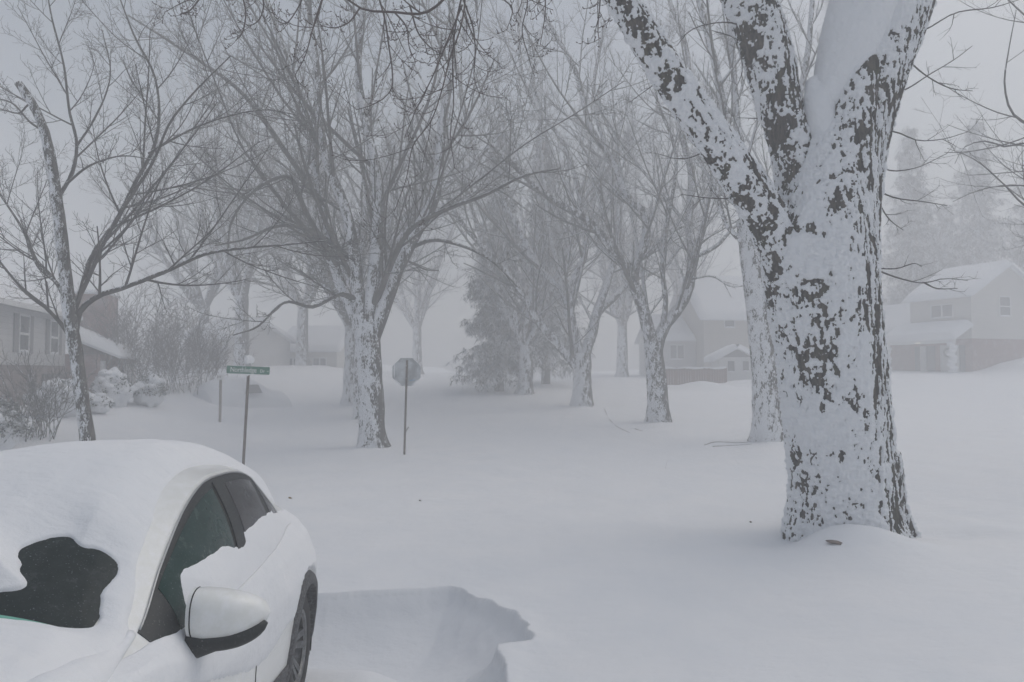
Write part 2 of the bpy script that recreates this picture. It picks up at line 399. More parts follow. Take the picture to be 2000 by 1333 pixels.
def grow(PP, PR, n, tr=(.2, .97), lf=(.35, .6), ang=(30, 60), N=6, wob=.25, trop=.15, rr=.55, rmin=.004, rtip=.35, flat_=0.0, lmin=.1, droop=0.0, taper=.55, side=None):
    """n children on every parent polyline of a batch"""
    B, K, _ = PP.shape
    seg = np.linalg.norm(np.diff(PP, axis=1), axis=2).sum(1)
    t = (np.linspace(tr[0], tr[1], n)[None] + rng.uniform(-.5, .5, (B, n)) * (tr[1] - tr[0]) / n).clip(.03, .99)
    f = t * (K - 1); i = np.minimum(f.astype(int), K - 2); w = (f - i)[..., None]
    b = np.arange(B)[:, None]
    p0 = PP[b, i] * (1 - w) + PP[b, i + 1] * w
    r0 = PR[b, i] * (1 - w[..., 0]) + PR[b, i + 1] * w[..., 0]
    T = unit(PP[b, i + 1] - PP[b, i])
    az = rng.uniform(0, 2 * PI, (B, 1)) + np.arange(n)[None] * 2.4 + rng.normal(0, .5, (B, n))
    ref = np.where(np.abs(T[..., 2:3]) > .9, np.array([1., 0, 0]), np.array([0, 0, 1.]))
    a = unit(np.cross(T, ref)); c = np.cross(a, T)
    perp = a * np.cos(az)[..., None] + c * np.sin(az)[..., None]
    if flat_: perp = unit(perp * np.array([1, 1, 1 - flat_]))
    an = np.radians(rng.uniform(ang[0], ang[1], (B, n)))[..., None]
    d = unit(T * np.cos(an) + perp * np.sin(an))
    L = seg[:, None] * rng.uniform(lf[0], lf[1], (B, n)) * (1 - taper * t)
    L = np.maximum(L, lmin)
    keep = (rng.random((B, n)) < np.clip(seg / (np.percentile(seg, 60) * .95), .08, 1)[:, None]).ravel()
    keep[0] = True
    p0, d, L, r0 = p0.reshape(-1, 3)[keep], d.reshape(-1, 3)[keep], L.ravel()[keep], r0.ravel()[keep]
    Q = np.empty((len(p0), N, 3)); Q[:, 0] = p0
    wv = rng.normal(0, wob, (len(p0), 3))
    for k in range(1, N):
        wv = .55 * wv + rng.normal(0, wob, (len(p0), 3)) * .7
        up = np.array([0, 0, trop - droop * (k / N)])
        d = unit(d + (wv + up) * (1.6 / N))
        Q[:, k] = Q[:, k - 1] + d * (L / (N - 1))[:, None]
    rb = np.maximum(np.minimum(r0 * rr, L * .022), rmin)
    R = rb[:, None] * np.linspace(1, rtip, N)[None]
    R = np.maximum(R, rmin * .6)
    return Q, R

def resample_limbs(limbs, n=14):
    return np.stack([cr(l[:, :3], n) for l in limbs]), np.stack([cr(l, n)[:, 3] for l in limbs])

def crown_levels(PP, PR, levels, mb, k0=5):
    """levels: list of grow kwargs; adds every level to mb"""
    for li, kw in enumerate(levels):
        PP, PR = grow(PP, PR, **kw)
        V, Q = tubes(PP, PR, 5 if li == 0 else (4 if li == 1 else 3)); mb.add(V, Q)
    return PP, PR

def px_limb(pts, Y, r0, r1, dy=0.0):
    """pixel polyline at depth Y (drifting by dy to its end), radii in pixels -> (K,4)"""
    pts = np.asarray(pts, float); k = len(pts); out = []
    for i, (x, y) in enumerate(pts):
        yy = Y + dy * (i / max(1, k - 1)) ** 1.3; w = P(x, y, yy)
        out.append([*w, (r0 + (r1 - r0) * i / max(1, k - 1)) * yy / F])
    return np.array(out)

LV_MAPLE = [dict(n=9, tr=(.15, .97), lf=(.32, .55), ang=(22, 55), N=9, wob=.24, trop=.30, rr=.44, rmin=.009),
            dict(n=8, tr=(.12, .97), lf=(.34, .6), ang=(22, 58), N=6, wob=.26, trop=.22, rr=.55, rmin=.0065),
            dict(n=7, tr=(.12, .97), lf=(.34, .62), ang=(22, 60), N=5, wob=.28, trop=.15, rr=.6, rmin=.005),
            dict(n=4, tr=(.2, .97), lf=(.35, .6), ang=(22, 60), N=3, wob=.2, trop=.1, rr=.7, rmin=.004)]
def scaled(levels, rm, n=None):
    out = []
    for i, l in enumerate(levels):
        l = dict(l); l['rmin'] *= rm
        if n: l['n'] = n[i]
        out.append(l)
    return out

def maple(name, label, base, trunk, limbs, levels, tm, cm, group=None, k=14, flare=True, nbig=99, extra=None):
    """trunk: (K,4) world polyline + radius; limbs: list of (K,4)"""
    root = thing(name, base, label, 'tree', group)
    ax = cr(trunk, 60); fixed = []
    for l in limbs:
        dd = np.linalg.norm(ax[:, :3] - l[0, :3], axis=1); k_ = int(np.argmin(dd))
        if dd[k_] < 1.8 * ax[k_, 3]:
            z_ = l[0, 2] - 1.6 * ax[k_, 3]; k2 = int(np.argmin(np.abs(ax[:, 2] - z_)))
            l = np.vstack([[*ax[k2, :3], l[0, 3]], l])
        fixed.append(l)
    limbs = fixed
    for j, l in enumerate([trunk] + limbs):
        tb = MB()
        n = 40 if j == 0 else 28
        q = cr(l, n); pt = q[:, :3].copy(); r = q[:, 3].copy()
        kk = k if j == 0 else max(7, k - 4)
        V, Q = tubes(pt[None], r[None], kk)
        # lumpy bark outline
        c = np.repeat(pt, kk, axis=0); dv = V - c
        V = c + dv * (1 + .16 * (fbm(V * np.array([2.4, 2.4, 1.0]) / max(.25, r[0] * 2), 5 + j, 3) - .5) * 2)[:, None]
        if j == 0 and flare:
            hgt = np.clip(1 - (c[:, 2] - base[2] + .15) / (r[0] * 2.6), 0, 1) ** 2
            th = np.arctan2(dv[:, 1], dv[:, 0])
            V = c + (V - c) * (1 + hgt * (.35 + .35 * np.sin(th * 5 + j)))[:, None]
        tb.add(V, Q)
        tb.build('trunk' if j == 0 else 'limb', tm if j <= nbig else M['limb_dark'], root, origin=base)
    PP, PR = resample_limbs(limbs + (extra or []))
    cb = MB()
    if extra:
        V, Q = tubes(PP[len(limbs):], PR[len(limbs):], 6); cb.add(V, Q)
    crown_levels(PP, PR, levels, cb)
    cb.build('crown', cm, root, origin=base)
    return root

def limb_from(p, d, L, r0, r1, n=8, trop=.5, wob=.12):
    q = [np.asarray(p, float)]; d = unit(np.asarray(d, float)); wv = np.zeros(3)
    for k in range(1, n):
        wv = .5 * wv + rng.normal(0, wob, 3); d = unit(d + wv * .6 + np.array([0, 0, trop / n])); q.append(q[-1] + d * L / (n - 1))
    return np.c_[np.array(q), np.linspace(r0, r1, n)]

def wild_maple(name, label, px, Y, r, fork, H, nl, levels, seed, tm, cm, group=None, spread=(14, 42), lean=0.0, base_x=None):
    global rng
    rng = np.random.default_rng(seed)
    x = P(px, HZ, Y)[0] if base_x is None else base_x; base = np.array([x, Y, g1(x, Y) - .05])
    top = base + np.array([lean * fork, rng.normal(0, .15), fork])
    trunk = np.c_[cr(np.array([base - [0, 0, .2], (base + top) / 2 + rng.normal(0, .06, 3), top]), 5), np.linspace(r * 1.12, r * .86, 5)]
    limbs = []
    for i in range(nl):
        az = 2 * PI * i / nl + rng.uniform(-.4, .4); an = math.radians(rng.uniform(*spread)) * (.5 if i == 0 else 1)
        d = np.array([math.cos(az) * math.sin(an), math.sin(az) * math.sin(an), math.cos(an)])
        L = (H - fork) * rng.uniform(.8, 1.05); rr = r * rng.uniform(.42, .62)
        limbs.append(limb_from(top - np.array([0, 0, rng.uniform(.05, .7)]) , d, L, rr, rr * .18, 9, trop=rng.uniform(.1, .7)))
    return maple(name, label, base, trunk, limbs, levels, tm, cm, group, flare=True)

# --- centre maple in front of the stop sign
rng = np.random.default_rng(21)
YA = 20.0
A_tr = px_limb([(727, 885), (726, 868), (725, 800), (722, 720), (717, 650), (712, 612)], YA, 26, 24); A_tr[0, 3] *= 1.1
A_l = [px_limb([(706, 645), (686, 600), (668, 565), (652, 510), (638, 430), (618, 340), (603, 250), (560, 120), (515, -20), (470, -150)], YA, 13, 4, 1.5),
       px_limb([(708, 625), (698, 560), (690, 480), (672, 400), (642, 330), (626, 250), (618, 130), (600, 0), (585, -140)], YA, 14, 4, -1.0),
       px_limb([(722, 620), (733, 510), (740, 400), (732, 320), (714, 240), (700, 150), (712, 0), (720, -150)], YA, 15, 4, .6),
       px_limb([(730, 650), (752, 590), (776, 525), (812, 455), (846, 395), (857, 330), (862, 250), (880, 150), (882, 0), (900, -140)], YA, 17, 4, 1.2),
       px_limb([(722, 618), (745, 560), (770, 500), (800, 450), (870, 410), (950, 380), (1020, 345), (1090, 330)], YA, 9, 1.6, -2.6),
       px_limb([(790, 490), (840, 470), (900, 480), (960, 510), (1010, 560)], YA + .4, 5, 1.2, -1.5),
       px_limb([(712, 600), (672, 575), (610, 600), (560, 590), (500, 640), (455, 655)], YA, 5, 1.2, -3.0),
       px_limb([(700, 520), (640, 470), (560, 440), (470, 470), (420, 480)], YA, 6, 1.3, -2.0),
       px_limb([(660, 520), (600, 420), (560, 345), (500, 370), (450, 440), (445, 500)], YA, 6, 1.4, -1.0),
       px_limb([(628, 400), (560, 300), (470, 180), (360, 100), (250, 30)], YA, 6, 1.6, 2.0)]
A_x = []
for i in range(9):
    l0 = A_l[i % 4]; k0 = rng.integers(2, 6); az = rng.uniform(0, 2 * PI); an = math.radians(rng.uniform(22, 62))
    A_x.append(limb_from(l0[k0, :3], (math.cos(az) * math.sin(an) * 1.2, math.sin(az) * math.sin(an), math.cos(an)), rng.uniform(5, 8.5), .036, .010, 9, .25, .12))
maple('maple_tree', 'snow plastered maple with forked trunk just left of the stop sign', np.array([*P(727, 872, YA)[:2], g1(P(727, 872, YA)[0], YA)]),
      A_tr, A_l, scaled(LV_MAPLE, 1.3, (8, 7, 7, 3)), M['bark_trunk'], M['twig'], nbig=4, extra=A_x)
# --- young maple with the snapped leader
rng = np.random.default_rng(5)
YY = 13.5
Y_tr = px_limb([(180, 960), (176, 900), (172, 860), (160, 780), (150, 700), (140, 640), (130, 560), (118, 450), (102, 335), (86, 255), (64, 205), (36, 163)], YY, 14.5, 7.5, -.4)
Y_tr[5:9, 3] *= 1.12
Y_l = [px_limb([(147, 650), (154, 612), (190, 580), (240, 563), (330, 528), (400, 497), (450, 488), (560, 478), (640, 470)], YY, 6.5, 1.3, -1.6),
       px_limb([(140, 620), (158, 570), (180, 500), (222, 440), (268, 350), (302, 285), (310, 240), (302, 150), (262, 70), (235, 0)], YY, 6, 1.3, .5),
       px_limb([(145, 600), (172, 545), (205, 470), (255, 385), (300, 315), (332, 240), (380, 180), (450, 110)], YY, 5, 1.2, -1.2),
       px_limb([(135, 655), (125, 640), (90, 602), (40, 560), (0, 512), (-50, 440)], YY, 5, 1.2, -.8),
       px_limb([(130, 610), (122, 575), (105, 545), (70, 505), (55, 465), (40, 430)], YY, 4, 1.1, .9),
       px_limb([(126, 580), (112, 555), (78, 525), (45, 450), (0, 380), (-50, 300)], YY, 4.5, 1.1, 1.1),
       px_limb([(116, 382), (138, 345), (150, 285), (136, 220), (125, 130), (100, 30), (88, -40)], YY, 4.2, 1.1, .4),
       px_limb([(132, 358), (165, 330), (205, 312), (240, 305), (300, 312)], YY, 2.6, 1.0, -.8),
       px_limb([(150, 285), (180, 240), (215, 150), (200, 60)], YY + .2, 2.4, 1.0, .3),
       px_limb([(86, 260), (60, 240), (20, 200), (-30, 190)], YY - .3, 2.4, 1.0, -.5),
       px_limb([(60, 205), (40, 220), (0, 215), (-40, 230)], YY - .4, 2.2, 1.0, .5),
       px_limb([(290, 300), (360, 260), (420, 235), (520, 215), (580, 225)], YY - .2, 2.6, 1.0, -.9)]
LV_Y = [dict(n=9, tr=(.18, .97), lf=(.32, .62), ang=(28, 58), N=9, wob=.20, trop=.30, rr=.6, rmin=.006),
        dict(n=8, tr=(.12, .97), lf=(.36, .62), ang=(25, 55), N=6, wob=.20, trop=.25, rr=.6, rmin=.0048),
        dict(n=6, tr=(.15, .98), lf=(.34, .62), ang=(25, 52), N=4, wob=.2, trop=.25, rr=.7, rmin=.0038),
        dict(n=3, tr=(.3, .98), lf=(.25, .5), ang=(30, 60), N=3, wob=.15, trop=.3, rr=.9, rmin=.0034)]
maple('young_maple', 'slender young maple with a snapped leader behind the white car', np.array([*P(178, 940, YY)[:2], g1(P(178, 940, YY)[0], YY)]),
      Y_tr, Y_l, LV_Y, M['bark_young'], M['twig'], k=12, flare=False, nbig=0)
# --- maple with the crooked limbs right of centre
rng = np.random.default_rng(33)
YC = 27.0
C_tr = px_limb([(1288, 835), (1287, 815), (1283, 750), (1278, 700), (1276, 668)], YC, 21, 18)
C_l = [px_limb([(1276, 690), (1266, 645), (1246, 575), (1234, 545), (1190, 480), (1140, 425), (1085, 395), (1020, 340), (960, 280)], YC, 14, 4, -1.5),
       px_limb([(1238, 562), (1240, 520), (1262, 465), (1258, 420), (1222, 380), (1200, 320), (1160, 262), (1120, 130), (1080, 60), (1020, -60)], YC, 11, 3, 1.5),
       px_limb([(1280, 690), (1296, 640), (1335, 590), (1352, 510), (1345, 430), (1352, 350), (1330, 250), (1345, 120), (1300, -20)], YC, 13, 3.5, 1.0),
       px_limb([(1290, 650), (1300, 600), (1293, 520), (1303, 440), (1320, 300), (1280, 180), (1290, 40)], YC, 6, 2, -1.5),
       px_limb([(1340, 510), (1400, 480), (1440, 440), (1500, 420)], YC, 5, 1.6, -1.0),
       px_limb([(1215, 520), (1262, 500), (1310, 455), (1370, 430)], YC, 6, 1.6, 1.0),
       px_limb([(1350, 545), (1390, 540), (1430, 560), (1470, 555)], YC, 2.5, 1, -1.0)]
maple('maple_tree', 'bare maple forking into two crooked limbs in front of the reddish fence', np.array([*P(1287, 820, YC)[:2], g1(P(1287, 820, YC)[0], YC)]),
      C_tr, C_l, scaled(LV_MAPLE, 1.9, (10, 9, 7, 3)), M['bark_dark'], M['twig_far'])
# --- maple between spruces and the crooked one
rng = np.random.default_rng(34)
YB = 33.0
B_tr = px_limb([(1137, 805), (1137, 785), (1137, 730), (1135, 690)], YB, 19, 18)
B_l = [px_limb([(1132, 725), (1105, 690), (1060, 640), (1010, 562), (960, 500), (905, 440), (850, 330)], YB, 11, 3, -2),
       px_limb([(1132, 700), (1112, 620), (1095, 560), (1058, 535), (1030, 480), (1000, 420), (930, 320), (905, 200), (880, 50)], YB, 10, 3, 1),
       px_limb([(1132, 690), (1114, 610), (1118, 555), (1142, 500), (1135, 400), (1100, 280), (1030, 180), (1010, 0)], YB, 9, 3, -1),
       px_limb([(1140, 700), (1155, 655), (1168, 610), (1195, 585), (1232, 550), (1290, 525), (1340, 470)], YB, 12, 3, 1.5),
       px_limb([(1162, 620), (1188, 545), (1206, 470), (1202, 350), (1160, 200), (1180, 40)], YB, 9, 2.5, -1),
       px_limb([(1100, 560), (1078, 470), (1062, 340), (1050, 200), (1000, 60)], YB, 5, 2, 2)]
maple('maple_tree', 'maple with a low slanting left limb beside the dark spruces', np.array([*P(1137, 790, YB)[:2], g1(P(1137, 790, YB)[0], YB)]),
      B_tr, B_l, scaled(LV_MAPLE, 2.0, (9, 8, 6, 3)), M['bark_trunk'], M['twig_far'])
# --- maple half hidden behind the big trunk
rng = np.random.default_rng(35)
YD = 21.4
D_tr = px_limb([(1503, 885), (1500, 855), (1496, 780), (1490, 700), (1481, 600), (1466, 490), (1458, 430)], YD, 28, 21)
D_l = [px_limb([(1462, 470), (1445, 380), (1420, 250), (1395, 120), (1360, -20), (1330, -150)], YD, 12, 4, .5),
       px_limb([(1466, 480), (1462, 380), (1440, 250), (1432, 120), (1420, -20)], YD, 11, 4, 1.5),
       px_limb([(1478, 560), (1510, 420), (1540, 280), (1575, 120), (1590, -40)], YD, 12, 4, 1.2),
       px_limb([(1500, 460), (1540, 330), (1640, 150), (1700, -20)], YD, 8, 3, 2.0),
       px_limb([(1468, 500), (1420, 440), (1390, 330), (1340, 240), (1280, 200)], YD, 6, 1.5, -1.0)]
maple('maple_tree', 'large snowy maple half hidden behind the massive foreground trunk', np.array([*P(1500, 860, YD)[:2], g1(P(1500, 860, YD)[0], YD)]),
      D_tr, D_l, scaled(LV_MAPLE, 1.35, (9, 8, 6, 3)), M['bark_trunk'], M['twig_far'])
# --- rows behind
LV_BG = scaled(LV_MAPLE, 2.3, (9, 7, 6, 3))
wild_maple('maple_tree', 'second maple in the row, its trunk showing just behind the forked one', 690, 33, .42, 3.6, 17, 7, LV_BG, 41, M['bark_trunk'], M['twig_far'])
wild_maple('maple_tree', 'thin dark maple stem squeezed against the left of the forked maple', 703, 28, .22, 3.2, 13, 5, LV_BG, 42, M['bark_dark'], M['twig_far'], spread=(10, 28))
bg = [('tall faint maple rising behind the street name sign', 470, 42, .40, 4.5, 19, 6, 43), ('hazy bare maple above the snowy white roof at left', 395, 48, .36, 4, 18, 7, 44),
      ('faint maple with many upright limbs behind the stop sign', 815, 62, .42, 4, 20, 7, 45), ('pale maple stem standing among the spruces', 1025, 37.5, .36, 2.6, 19, 7, 46),
      ('misty maple crown filling the gap left of the crooked maple', 1215, 54, .4, 4, 19, 7, 47), 
      ('hazy tall maple beside the beige house', 1335, 58, .4, 4, 21, 6, 49), ('dim maple rising left of the forked maple over the far house', 590, 50, .4, 4, 20, 7, 50)]
for lb, px, Y, r, fk, H, nl, sd in bg:
    wild_maple('maple_tree', lb, px, Y, r, fk, H, nl, scaled(LV_MAPLE, 2.6 if Y > 43 else 2.3, (9, 7, 6, 2)), sd, M['bark_trunk'], M['twig_far'], group='hazy maples in the background')
# a roadside maple just outside the right edge, its branch tips hang into the view
rng = np.random.default_rng(36)
YR = 15.0
R_tr = px_limb([(2300, 930), (2298, 700), (2290, 500), (2270, 380)], YR, 26, 18)
R_l = [px_limb([(2275, 420), (2180, 330), (2080, 260), (2000, 240), (1977, 221), (1962, 165), (1970, 100), (1985, 20)], YR, 9, 1.5, -.5),
       px_limb([(2270, 450), (2150, 340), (2050, 290), (1995, 280), (1966, 287), (1925, 276), (1882, 289), (1865, 320)], YR, 8, 1.1, .5),
       px_limb([(2275, 500), (2150, 470), (2060, 430), (2000, 401), (1960, 360), (1900, 310), (1850, 290)], YR, 7, 1.1, -.3),
       px_limb([(2285, 520), (2150, 420), (2040, 370), (1970, 362), (1900, 376), (1860, 395)], YR, 6, 1.1, 1.0),
       px_limb([(2270, 400), (2150, 220), (2060, 80), (1990, 20), (1930, -40)], YR, 9, 1.5, 1.0),
       px_limb([(2270, 380), (2240, 200), (2200, 0), (2180, -150)], YR, 14, 3, .5)]
maple('maple_tree', 'maple at the right edge with only bare branch tips in view', np.array([*P(2300, 920, YR)[:2], g1(P(2300, 920, YR)[0], YR)]),
      R_tr, [np.c_[l[:, :3], l[:, 3] * .45] for l in R_l], scaled(LV_Y, .75, (6, 5, 4, 2)), M['bark_dark'], M['twig'], nbig=0)

# --- the massive foreground maple: one remeshed skin, then bark ridges and plastered snow as real relief
rng = np.random.default_rng(77)
YH = 9.3
HB = np.array([HX, HY, g1(HX, HY)])
def hl(pts, dy=0.0, Y=YH):
    out = []
    for i, (x, y, r) in enumerate(pts):
        yy = Y + dy * i / (len(pts) - 1); out.append([*P(x, y, yy), r * yy / F])
    return np.array(out)
H_ax = [hl([(1652, 1120, 116), (1652, 1060, 112), (1650, 1000, 98), (1641, 900, 95), (1632, 800, 96), (1622, 700, 97), (1609, 600, 100), (1600, 520, 104), (1604, 450, 97), (1616, 385, 84), (1630, 310, 64), (1642, 240, 46)]),
        hl([(1560, 560, 52), (1528, 480, 44), (1476, 390, 38), (1418, 305, 35), (1368, 235, 33), (1310, 152, 32), (1214, 0, 28), (1120, -150, 22), (1030, -300, 15)], -1.0),
        hl([(1585, 500, 55), (1572, 400, 50), (1553, 300, 43), (1521, 200, 41), (1497, 100, 46), (1462, 0, 47), (1420, -130, 40), (1380, -330, 26)], .5),
        hl([(1640, 500, 70), (1655, 400, 58), (1668, 300, 57), (1682, 210, 64), (1708, 120, 66), (1735, 40, 70), (1768, -60, 66), (1830, -250, 45), (1870, -400, 26)], .25),
        hl([(1650, 260, 42), (1676, 165, 40), (1690, 108, 32)], -.25, YH - .18)]
H_rt = [hl([(1610, 935, 66), (1588, 1000, 48), (1566, 1050, 36), (1552, 1085, 24)], -.10), hl([(1690, 900, 62), (1715, 965, 48), (1742, 1008, 30), (1768, 1040, 20), (1796, 1075, 12)], -.10), hl([(1700, 930, 50), (1722, 1000, 36), (1738, 1060, 26)], -.35),
        hl([(1650, 960, 80), (1650, 1020, 70), (1650, 1085, 55)], -.30), hl([(1600, 960, 50), (1590, 1040, 36), (1580, 1085, 30)], .4),
        hl([(1700, 960, 50), (1725, 1040, 36), (1740, 1080, 30)], .4)]
H_ax[4] = hl([(1640, 470, 60), (1652, 370, 54), (1662, 270, 46), (1672, 190, 40), (1684, 138, 31), (1690, 112, 24), (1692, 101, 14)], -.10, YH - .10)
hb = MB()
for l in H_ax + H_rt:
    q = cr(l, max(6, int(len(l) * 5))); hb.tube(q[:, :3], q[:, 3], 28)
SN = []   # snow lodged in the forks and along the limbs: (centre, radius)
for path, dyy, y0 in (([(1592, 168, 16), (1600, 200, 26), (1607, 240, 26), (1612, 290, 20), (1614, 340, 13), (1612, 385, 7)], -.16, YH - .02),
                      ([(1622, 190, 34), (1642, 140, 46), (1660, 90, 56), (1680, 30, 62), (1704, -40, 64), (1732, -120, 50)], .05, YH - .04),
                      ([(1560, 476, 22), (1580, 488, 32), (1600, 490, 34), (1622, 480, 22)], .02, YH - .36)):
    q = cr(hl(path, dyy, y0), 26); hb.tube(q[:, :3], q[:, 3], 22)
    for c in (q[0], q[-1]): hb.ball(c[:3], c[3] * .98, 18, 12)
    for c in q: SN.append((c[:3], c[3]))
for li, (off, rad) in ((1, (.95, .038)), (2, (.95, .045))):
    q = cr(H_ax[li], 40)[7:]; T = unit(np.gradient(q[:, :3], axis=0)); side = unit(np.cross(T, np.array([0, -1., 0])))
    side = np.where(side[:, 2:3] < 0, -side, side); pp = q[:, :3] + side * (q[:, 3:4] * off) + np.array([0, .02, 0])
    hb.tube(pp, rad * np.linspace(1.1, .6, len(pp)) * (1 + .3 * np.sin(np.arange(len(pp)) * 1.7)), 10)
    for c in pp[::1]: SN.append((c + np.array([0, 0, .01]), rad * 1.5))
tmp = hb.build('hero_tmp', M['hero'])
md = tmp.modifiers.new('r', 'REMESH'); md.mode = 'VOXEL'; md.voxel_size = .0105; md.use_smooth_shade = True
ms = tmp.modifiers.new('s', 'SMOOTH'); ms.factor = .5; ms.iterations = 16
dg = bpy.context.evaluated_depsgraph_get(); ev = tmp.evaluated_get(dg); me = ev.to_mesh()
nv = len(me.vertices); V = np.empty(nv * 3, np.float32); me.vertices.foreach_get('co', V); V = V.reshape(-1, 3).astype(float)
NV = np.empty(nv * 3, np.float32); me.vertices.foreach_get('normal', NV); NV = NV.reshape(-1, 3).astype(float)
npoly = len(me.polygons); lt = np.empty(npoly, np.int32); me.polygons.foreach_get('loop_total', lt)
li_ = np.empty(len(me.loops), np.int32); me.loops.foreach_get('vertex_index', li_)
ls = np.empty(npoly, np.int32); me.polygons.foreach_get('loop_start', ls)
HQ = np.stack([li_[ls[lt == 4] + k] for k in range(4)], 1); HT = np.stack([li_[ls[lt == 3] + k] for k in range(3)], 1) if (lt == 3).any() else np.zeros((0, 3), int)
ev.to_mesh_clear(); bpy.data.objects.remove(tmp)
# cylindrical coordinates about the nearest axis
best = np.full(nv, 1e9); tq = np.zeros(nv); th = np.zeros(nv); rq = np.ones(nv); lim = np.zeros(nv, int); off0 = 0.
for a_i, l in enumerate(H_ax):
    q = cr(l, 24); cum = 0.
    for s0 in range(len(q) - 1):
        a, b = q[s0, :3], q[s0 + 1, :3]; e = b - a; L = np.linalg.norm(e); T = e / L
        t = np.clip((V - a) @ T / L, 0, 1); dv = V - a - t[:, None] * e; r = q[s0, 3] * (1 - t) + q[s0 + 1, 3] * t
        dist = np.linalg.norm(dv, axis=1) / r; m_ = dist < best
        e1 = np.array([1., 0, 0]) - T * T[0]; e1 /= np.linalg.norm(e1); e2 = np.cross(T, e1)
        best[m_] = dist[m_]; tq[m_] = cum + t[m_] * L + a_i * 3.1; th[m_] = np.arctan2(dv[m_] @ e2, dv[m_] @ e1); rq[m_] = r[m_]; lim[m_] = a_i
        cum += L
q = np.stack([np.cos(th) * rq, np.sin(th) * rq, tq], 1)
warp = (fbm(q * np.array([6, 6, 3.]), 61, 3) - .5)[:, None] * np.array([.06, .06, .1])
qr = np.where((lim == 1)[:, None], q, V) + (fbm(V * np.array([6, 6, 3.]), 61, 3) - .5)[:, None] * np.array([.06, .06, .1])
ridge = 1 - np.abs(2 * fbm(qr * np.array([19, 19, 3.2]), 51, 3) - 1) * 1.6
ridge2 = 1 - np.abs(2 * vn(qr * np.array([36, 36, 8.]), 55) - 1)
force = np.zeros(nv)
for c, r in SN: force = np.maximum(force, 1 - sstep(.85, 1.3, np.linalg.norm(V - c, axis=1) / r))
PATCH = [(1566, 446, 26, 18, .9), (1509, 503, 20, 34, .55), (1555, 395, 24, 55, .6), (1520, 262, 30, 45, .7), (1500, 180, 30, 45, .5), (1465, 70, 32, 50, .7), (1545, 330, 24, 40, .6), (1585, 330, 14, 60, .6),
         (1622, 385, 16, 55, .55), (1692, 112, 22, 20, 1.2), (1680, 135, 16, 25, .9), (1656, 165, 22, 22, .7), (1640, 205, 22, 10, .5), (1620, 555, 22, 22, .7), (1590, 590, 40, 40, .5), (1600, 655, 50, 40, .7),
         (1620, 690, 22, 60, .6), (1605, 760, 18, 60, .7), (1660, 600, 30, 60, .3), (1570, 700, 26, 20, .4), (1645, 790, 20, 22, .4), (1590, 905, 16, 40, .6), (1605, 1010, 55, 16, .6), (1670, 1005, 40, 40, .5), (1740, 1030, 22, 40, .6),
         (1304, 166, 14, 18, .8), (1262, 108, 16, 22, .8), (1216, 28, 22, 12, .8), (1252, 58, 10, 16, .8), (1352, 248, 10, 16, .6), (1415, 330, 20, 14, .5), (1450, 385, 18, 26, .6), (1480, 440, 18, 26, .5), (1395, 300, 12, 12, .5),
         (1720, 640, 14, 200, .3), (1555, 940, 14, 60, .3), (1548, 640, 12, 60, .3)]
CLEAN = [(1600, 500, 60, 40, .7), (1620, 830, 60, 40, .5), (1640, 930, 50, 40, .35), (1660, 530, 40, 60, .3), (1600, 420, 14, 60, .4), (1650, 30, 60, 100, .8), (1560, 780, 25, 60, .3), (1340, 200, 16, 60, .3)]
dep = V - CAM; yy = dep[:, 1]; pc, ps = math.cos(PITCH), math.sin(PITCH)
cz = yy * pc + dep[:, 2] * ps; pxx = 1000 + F * dep[:, 0] / cz; pyy = 666.5 - F * (dep[:, 2] * pc - yy * ps) / cz
# the bare patches are places on the bark: same height and side, whatever the view
jx = (fbm(q * 7, 71, 4) - .5) * 60; jy = (fbm(q * 7 + 9, 72, 4) - .5) * 70
front = sstep(.1, -.25, NV[:, 1])
bare = np.zeros(nv)
for (x, y, rx, ry, w_) in PATCH: bare = np.maximum(bare, w_ * (1 - sstep(.55, 1.15, np.hypot((pxx + jx - x) / rx, (pyy + jy - y) / ry))))
cln = np.zeros(nv)
for (x, y, rx, ry, w_) in CLEAN: cln = np.maximum(cln, w_ * (1 - sstep(.5, 1.25, np.hypot((pxx + jx - x) / rx, (pyy + jy - y) / ry))))
nw = NV @ WIND
blob = fbm(V * np.array([15, 15, 10.]), 81, 2) - .5; blob_s = fbm(V * np.array([32, 32, 18.]), 83, 2) - .5; low = fbm(V * np.array([3.6, 3.6, 1.9]), 65, 3) - .5
wv_ = (fbm(V * np.array([5, 5, 2.5]), 62, 3) - .5)[:, None] * np.array([.05, .05, .05]); qs = np.where((lim == 1)[:, None], q, V) + wv_
streak = fbm(qs * np.array([40, 40, 3.6]), 85, 2) - .5; grain = fbm(V * 55, 87, 2) - .5
rip = fbm(V * np.array([9, 9, 34.]), 88, 2) - .5
leeside = (1 - sstep(.08, .70, nw)) * (1 - sstep(.12, .38, NV[:, 2]))
T = (.36 * np.clip(nw, -.30, 1) + .40 * np.clip(NV[:, 2], -.3, 1) + 1.25 * low * (1 - .3 * leeside) + (1.25 * blob + 1.35 * blob_s) * (1 - .8 * leeside) + .5 * rip * (1 - leeside)
     + 2.6 * streak * (.10 + .90 * leeside) + .5 * grain - .35 * (ridge - .55) * leeside + .055 - .075 * leeside + np.where(lim == 1, -.01, 0) + np.where(lim == 2, -.18, 0) + np.where(lim == 4, -.12, 0))
T = T + front * (cln * .8 - bare * .70)
T = np.maximum(T, force * 2 - .7 + .5 * low)
sm = sstep(-.17, .17, T)
fluff = fbm(V * 30, 91, 3); blob2 = fbm(V * np.array([11, 11, 13.]), 93, 2)
